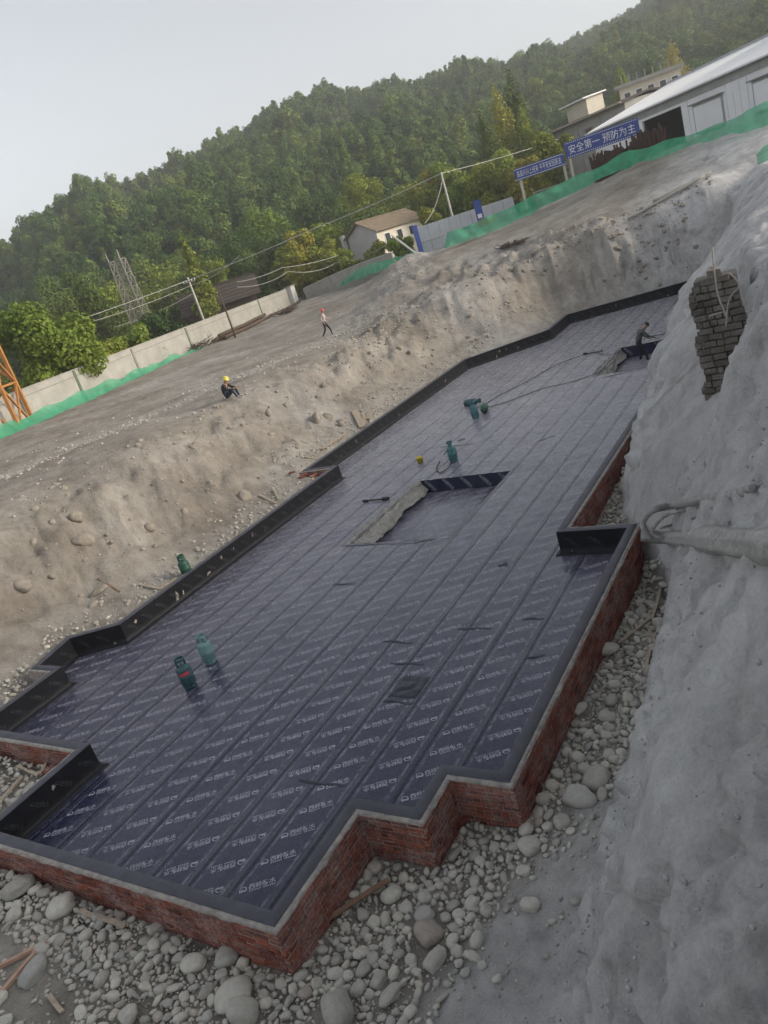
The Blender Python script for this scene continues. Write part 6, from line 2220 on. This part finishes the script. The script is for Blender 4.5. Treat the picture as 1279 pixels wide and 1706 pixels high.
wire('lower wire running from the shed to the white house', [at_d(395, 478, 90), at_d(480, 452, 92), at_d(560, 438, 98), at_d(655, 400, 95)], 0.03, 0.5)
wire('stay wire from the pale pole down to the fence post', [P2 - [0, 0, .6], at_d(708, 372, 73)], 0.025, 0.5)
wire('thin wire on the left below the lattice tower', [at_d(190, 545, 85), at_d(320, 490, 85)], 0.02, 0.3)
t = thing('bamboo_prop', 'pale pole leaning on the wall below the white house', 'pole', tuple(at_d(697, 425, 78)))
A, B = Vector(at_d(697, 425, 78)), Vector(at_d(653, 392, 82))
MB().tube([(0, 0, 0), B - A], 0.09, 8).build('shaft', M['white_wall'], t)

def lattice(t, w0, w1, h, n, bar, mat, mb_each=True):
    cs = [(-1, -1), (1, -1), (1, 1), (-1, 1)]
    for c in cs:
        MB().bar((c[0] * w0 / 2, c[1] * w0 / 2, 0), (c[0] * w1 / 2, c[1] * w1 / 2, h), bar).build('leg', M[mat], t)
    for i in range(n):
        f0, f1 = i / n, (i + 1) / n
        a0, a1 = w0 + (w1 - w0) * f0, w0 + (w1 - w0) * f1
        for k in range(4):
            c, d = cs[k], cs[(k + 1) % 4]
            MB().bar((c[0] * a0 / 2, c[1] * a0 / 2, h * f0), (d[0] * a1 / 2, d[1] * a1 / 2, h * f1), bar * 0.6).build('brace', M[mat], t)
            MB().bar((d[0] * a0 / 2, d[1] * a0 / 2, h * f0), (c[0] * a1 / 2, c[1] * a1 / 2, h * f1), bar * 0.6).build('brace', M[mat], t)
            MB().bar((c[0] * a1 / 2, c[1] * a1 / 2, h * f1), (d[0] * a1 / 2, d[1] * a1 / 2, h * f1), bar * 0.6).build('ring_bar', M[mat], t)
M['tower_steel'] = plain('tower_steel', (0.26, 0.24, 0.21), 0.7, var=0.3)
tw = at_d(238, 540, 98)
t = thing('lattice_tower', 'pale steel lattice tower rising from the trees at the left', 'tower', (tw[0], tw[1], 3.0), 0.4)
lattice(t, 2.1, 1.45, 11.2, 7, 0.11, 'tower_steel')
for x, y in ((-.7, -.7), (.7, -.7)):
    MB().bar((x, y, 11.0), (x * 1.1, y, 12.2), 0.09).build('mast_tip', M['galv'], t)
cm = at_g(45, 712)
t = thing('crane_mast', 'orange lattice crane mast cut by the left edge of the picture', 'crane', (cm[0] - 1.3, cm[1] - 0.2, cm[2] - 0.3), 0.55)
lattice(t, 2.1, 2.0, 9.0, 3, 0.2, 'orange')

# white pipes lying on the far edge, spoil stones
for i, (a, b, lab) in enumerate([((1048, 378), (1176, 302), 'long pale concrete beam lying on the far bank edge'), ((1090, 345), (1186, 296), 'second pale beam lying behind the long one on the far bank')]):
    A, B = Vector(at_g(*a, 0.12)), Vector(at_g(*b, 0.12))
    if (B - A).length > 30: B = A + (B - A).normalized() * 16
    n = 10
    pts = []
    for k in range(n + 1):
        q = A.lerp(B, k / n)
        q.z = gz(q.x, q.y) + 0.12
        pts.append(q)
    pts = [pts[0].lerp(pts[-1], k / n) + Vector((0, 0, 0.12)) for k in range(n + 1)]
    tag(MB().tube(pts, 0.085, 8).build('concrete_beam', M['render'], None, True), lab, 'beam', 'pale beams on the far edge')

# ------------------------------------------------------------------ single trees in front of the forest
def make_tree(label, px, py, dist, hpx, wpx, leaf, seed, shape='round', leaves=2200, group='trees behind the boundary wall', zb=None, name='tree'):
    """px,py: crown top in the picture; hpx crown height, wpx crown width in pixels"""
    rng = np.random.default_rng(seed)
    top = at_d(px, py, dist)
    s = dist * 1.03 / FPX
    h, w = hpx * s, wpx * s
    base = zb if zb is not None else max(gz(top[0], top[1]), float(hill_z(np.array([top[0]]), np.array([top[1]]))[0][0])) - 0.2
    H = top[2] - base
    h = min(h, H * 0.97) if 'bush' not in label else H * 0.97
    t = thing(name, label, 'tree', (top[0], top[1], base), rng.random() * 6.28, group)
    if shape == 'cone':
        bl = []
        for i in range(16):
            f = i / 15
            r = w / 2 * (1 - f) ** 0.8 * 0.78 + 0.15
            a = rng.random() * 6.28
            bl.append((r * .55 * math.cos(a), r * .55 * math.sin(a), H - h + h * (0.06 + 0.9 * f), r, r, h * 0.075 + r * 0.3))
            a += 2.2
            bl.append((r * .6 * math.cos(a), r * .6 * math.sin(a), H - h + h * (0.03 + 0.9 * f), r * .8, r * .8, h * 0.06 + r * 0.3))
    else:
        bl = crown_blobs(rng, H - h, H, w / 2, 13, 0.6, 1.15)
        bl = [(a, b, c, d * .82, e * .82, f * .82) for a, b, c, d, e, f in bl]
    size = 0.10 + 0.0008 * dist if shape != 'cone' else 0.19
    V, F = leaf_cloud(bl, int(leaves * 2.4), size, rng, 0.7, 0.4)
    obj('crown', mesh_np(V, F, False), M[leaf], t)
    trunk_mb(rng, H, 0.022 * H + 0.05, max(0.3, H - h), bl).build('trunk', M['bark'], t, True)
    return t
TREES = [
    ('dark bush hiding the foot of the white house gable', 574, 418, 99, 36, 50, 'tree_leaf', 'round', 1600),
    ('olive bush under the front of the white house', 622, 408, 97, 34, 48, 'yellow_leaf', 'round', 1500),
    ('green bush right of the white house front', 664, 394, 96, 30, 46, 'tree_leaf', 'round', 1500),
    ('bright tree right of the brown roof above the fence', 740, 268, 118, 80, 70, 'tree_leaf', 'round', 2200),
    ('bright tree behind the conical group foot', 820, 258, 110, 70, 66, 'tree_leaf', 'round', 2000),
    ('large bright green tree filling the left edge behind the wall', 40, 515, 60, 130, 150, 'tree_leaf', 'round', 5200),
    ('bright green bush right of the large left tree', 112, 570, 62, 66, 80, 'tree_leaf', 'round', 2200),
    ('low green bush behind the second wall panel', 165, 575, 66, 52, 70, 'tree_leaf', 'round', 1800),
    ('green bush behind the third wall panel', 215, 545, 70, 60, 70, 'tree_leaf', 'round', 1800),
    ('darker bush under the lattice tower', 262, 520, 80, 60, 70, 'dark_leaf', 'round', 1800),
    ('tall narrow bamboo like tree left of the thin pole', 303, 392, 94, 120, 36, 'yellow_leaf', 'cone', 1800),
    ('leafy tree behind the crossarm pole', 350, 430, 104, 90, 70, 'tree_leaf', 'round', 2000),
    ('dark tree behind the lattice tower', 165, 480, 110, 90, 90, 'dark_leaf', 'round', 2000),
    ('dark round tree left of the lattice tower', 95, 455, 112, 90, 90, 'dark_leaf', 'round', 2000),
    ('yellow tinged tree above the white house end', 490, 385, 108, 60, 58, 'yellow_leaf', 'round', 2000),
    ('olive tree in front of the white house', 540, 404, 103, 62, 66, 'tree_leaf', 'round', 2200),
    ('olive bush beside the low far wall', 486, 424, 106, 52, 60, 'yellow_leaf', 'round', 1800),
    ('green tree between shed and white house', 464, 412, 108, 60, 58, 'tree_leaf', 'round', 2000),
    ('pale green tree above the shed', 425, 350, 130, 80, 80, 'tree_leaf', 'round', 2000),
    ('big round dark green tree above the white house', 592, 292, 132, 80, 84, 'tree_leaf', 'round', 3000),
    ('dark tree left of the big round one', 525, 320, 140, 80, 84, 'dark_leaf', 'round', 2200),
    ('yellow green tree right of the brown roof', 705, 285, 120, 78, 64, 'yellow_leaf', 'round', 2200),
    ('small yellow bush between brown roof and fence', 712, 345, 92, 40, 44, 'yellow_leaf', 'round', 1500),
    ('green bush behind the grey fence', 760, 300, 98, 58, 66, 'tree_leaf', 'round', 2000),
    ('yellow green tree behind the blue sign', 805, 275, 96, 62, 62, 'yellow_leaf', 'round', 2000),
    ('tallest conical redwood right of the pair', 842, 108, 132, 205, 84, 'dark_leaf', 'cone', 7000),
    ('middle conical redwood with a pointed top', 820, 132, 130, 185, 74, 'tree_leaf', 'cone', 6000),
    ('shorter conical redwood on the left of the group', 798, 178, 124, 145, 62, 'dark_leaf', 'cone', 5000),
    ('conical redwood leaning out on the right of the group', 866, 175, 128, 130, 66, 'tree_leaf', 'cone', 5000),
    ('yellow green tree behind the smaller banner', 915, 218, 96, 70, 70, 'yellow_leaf', 'round', 2200),
    ('low yellow bush left of the smaller banner', 868, 262, 92, 50, 56, 'yellow_leaf', 'round', 1700),
    ('bright conical tree above the warehouse roof', 1118, 66, 190, 66, 52, 'yellow_leaf', 'cone', 2200),
    ('dull conical tree left of the bright one', 1078, 94, 185, 56, 36, 'dark_leaf', 'cone', 1600),
    ('small conical tree above the cream house', 1030, 108, 180, 52, 34, 'tree_leaf', 'cone', 1600),
    ('slim conical tree far right above the warehouse', 1205, 72, 190, 60, 32, 'dark_leaf', 'cone', 1600),
]
for i, (lab, px, py, d, hp, wp, leaf, shp, n) in enumerate(TREES):
    make_tree(lab, px, py, d, hp, wp, leaf, 100 + i, shp, n)
# a tree that breaks the skyline
make_tree('lone tall slim tree on the skyline saddle', 827, 92, 470, 46, 16, 'dark_leaf', 300, 'cone', 900, 'trees on the skyline')
# undergrowth hiding the foot of the hill
for i in range(26):
    rr = np.random.default_rng(500 + i)
    px = 10 + i * 30 + rr.uniform(-12, 12)
    hor = 611 - 0.325 * px
    make_tree(['mid green tree at the foot of the hill', 'olive tree at the foot of the hill'][i % 2], px, hor - 45 - rr.uniform(0, 45), 112 + rr.uniform(0, 22), 80, 74 + rr.uniform(0, 20), ['dark_leaf', 'tree_leaf'][i % 2], 600 + i, 'round', 1300, ['mid green trees at the hill foot', 'olive trees at the hill foot'][i % 2])

# ------------------------------------------------------------------ haze
m = bpy.data.materials.new('haze')
m.use_nodes = True
nt = m.node_tree
nt.nodes.clear()
out = nt.nodes.new('ShaderNodeOutputMaterial')
pv = nt.nodes.new('ShaderNodeVolumePrincipled')
pv.inputs['Color'].default_value = (0.92, 0.94, 0.97, 1)
pv.inputs['Density'].default_value = 0.00065
pv.inputs['Anisotropy'].default_value = 0.2
nt.links.new(pv.outputs[0], out.inputs['Volume'])
hz = MB().box((0, 0, 56), (3600, 3600, 130)).build('haze', m)
tag(hz, kind='stuff')
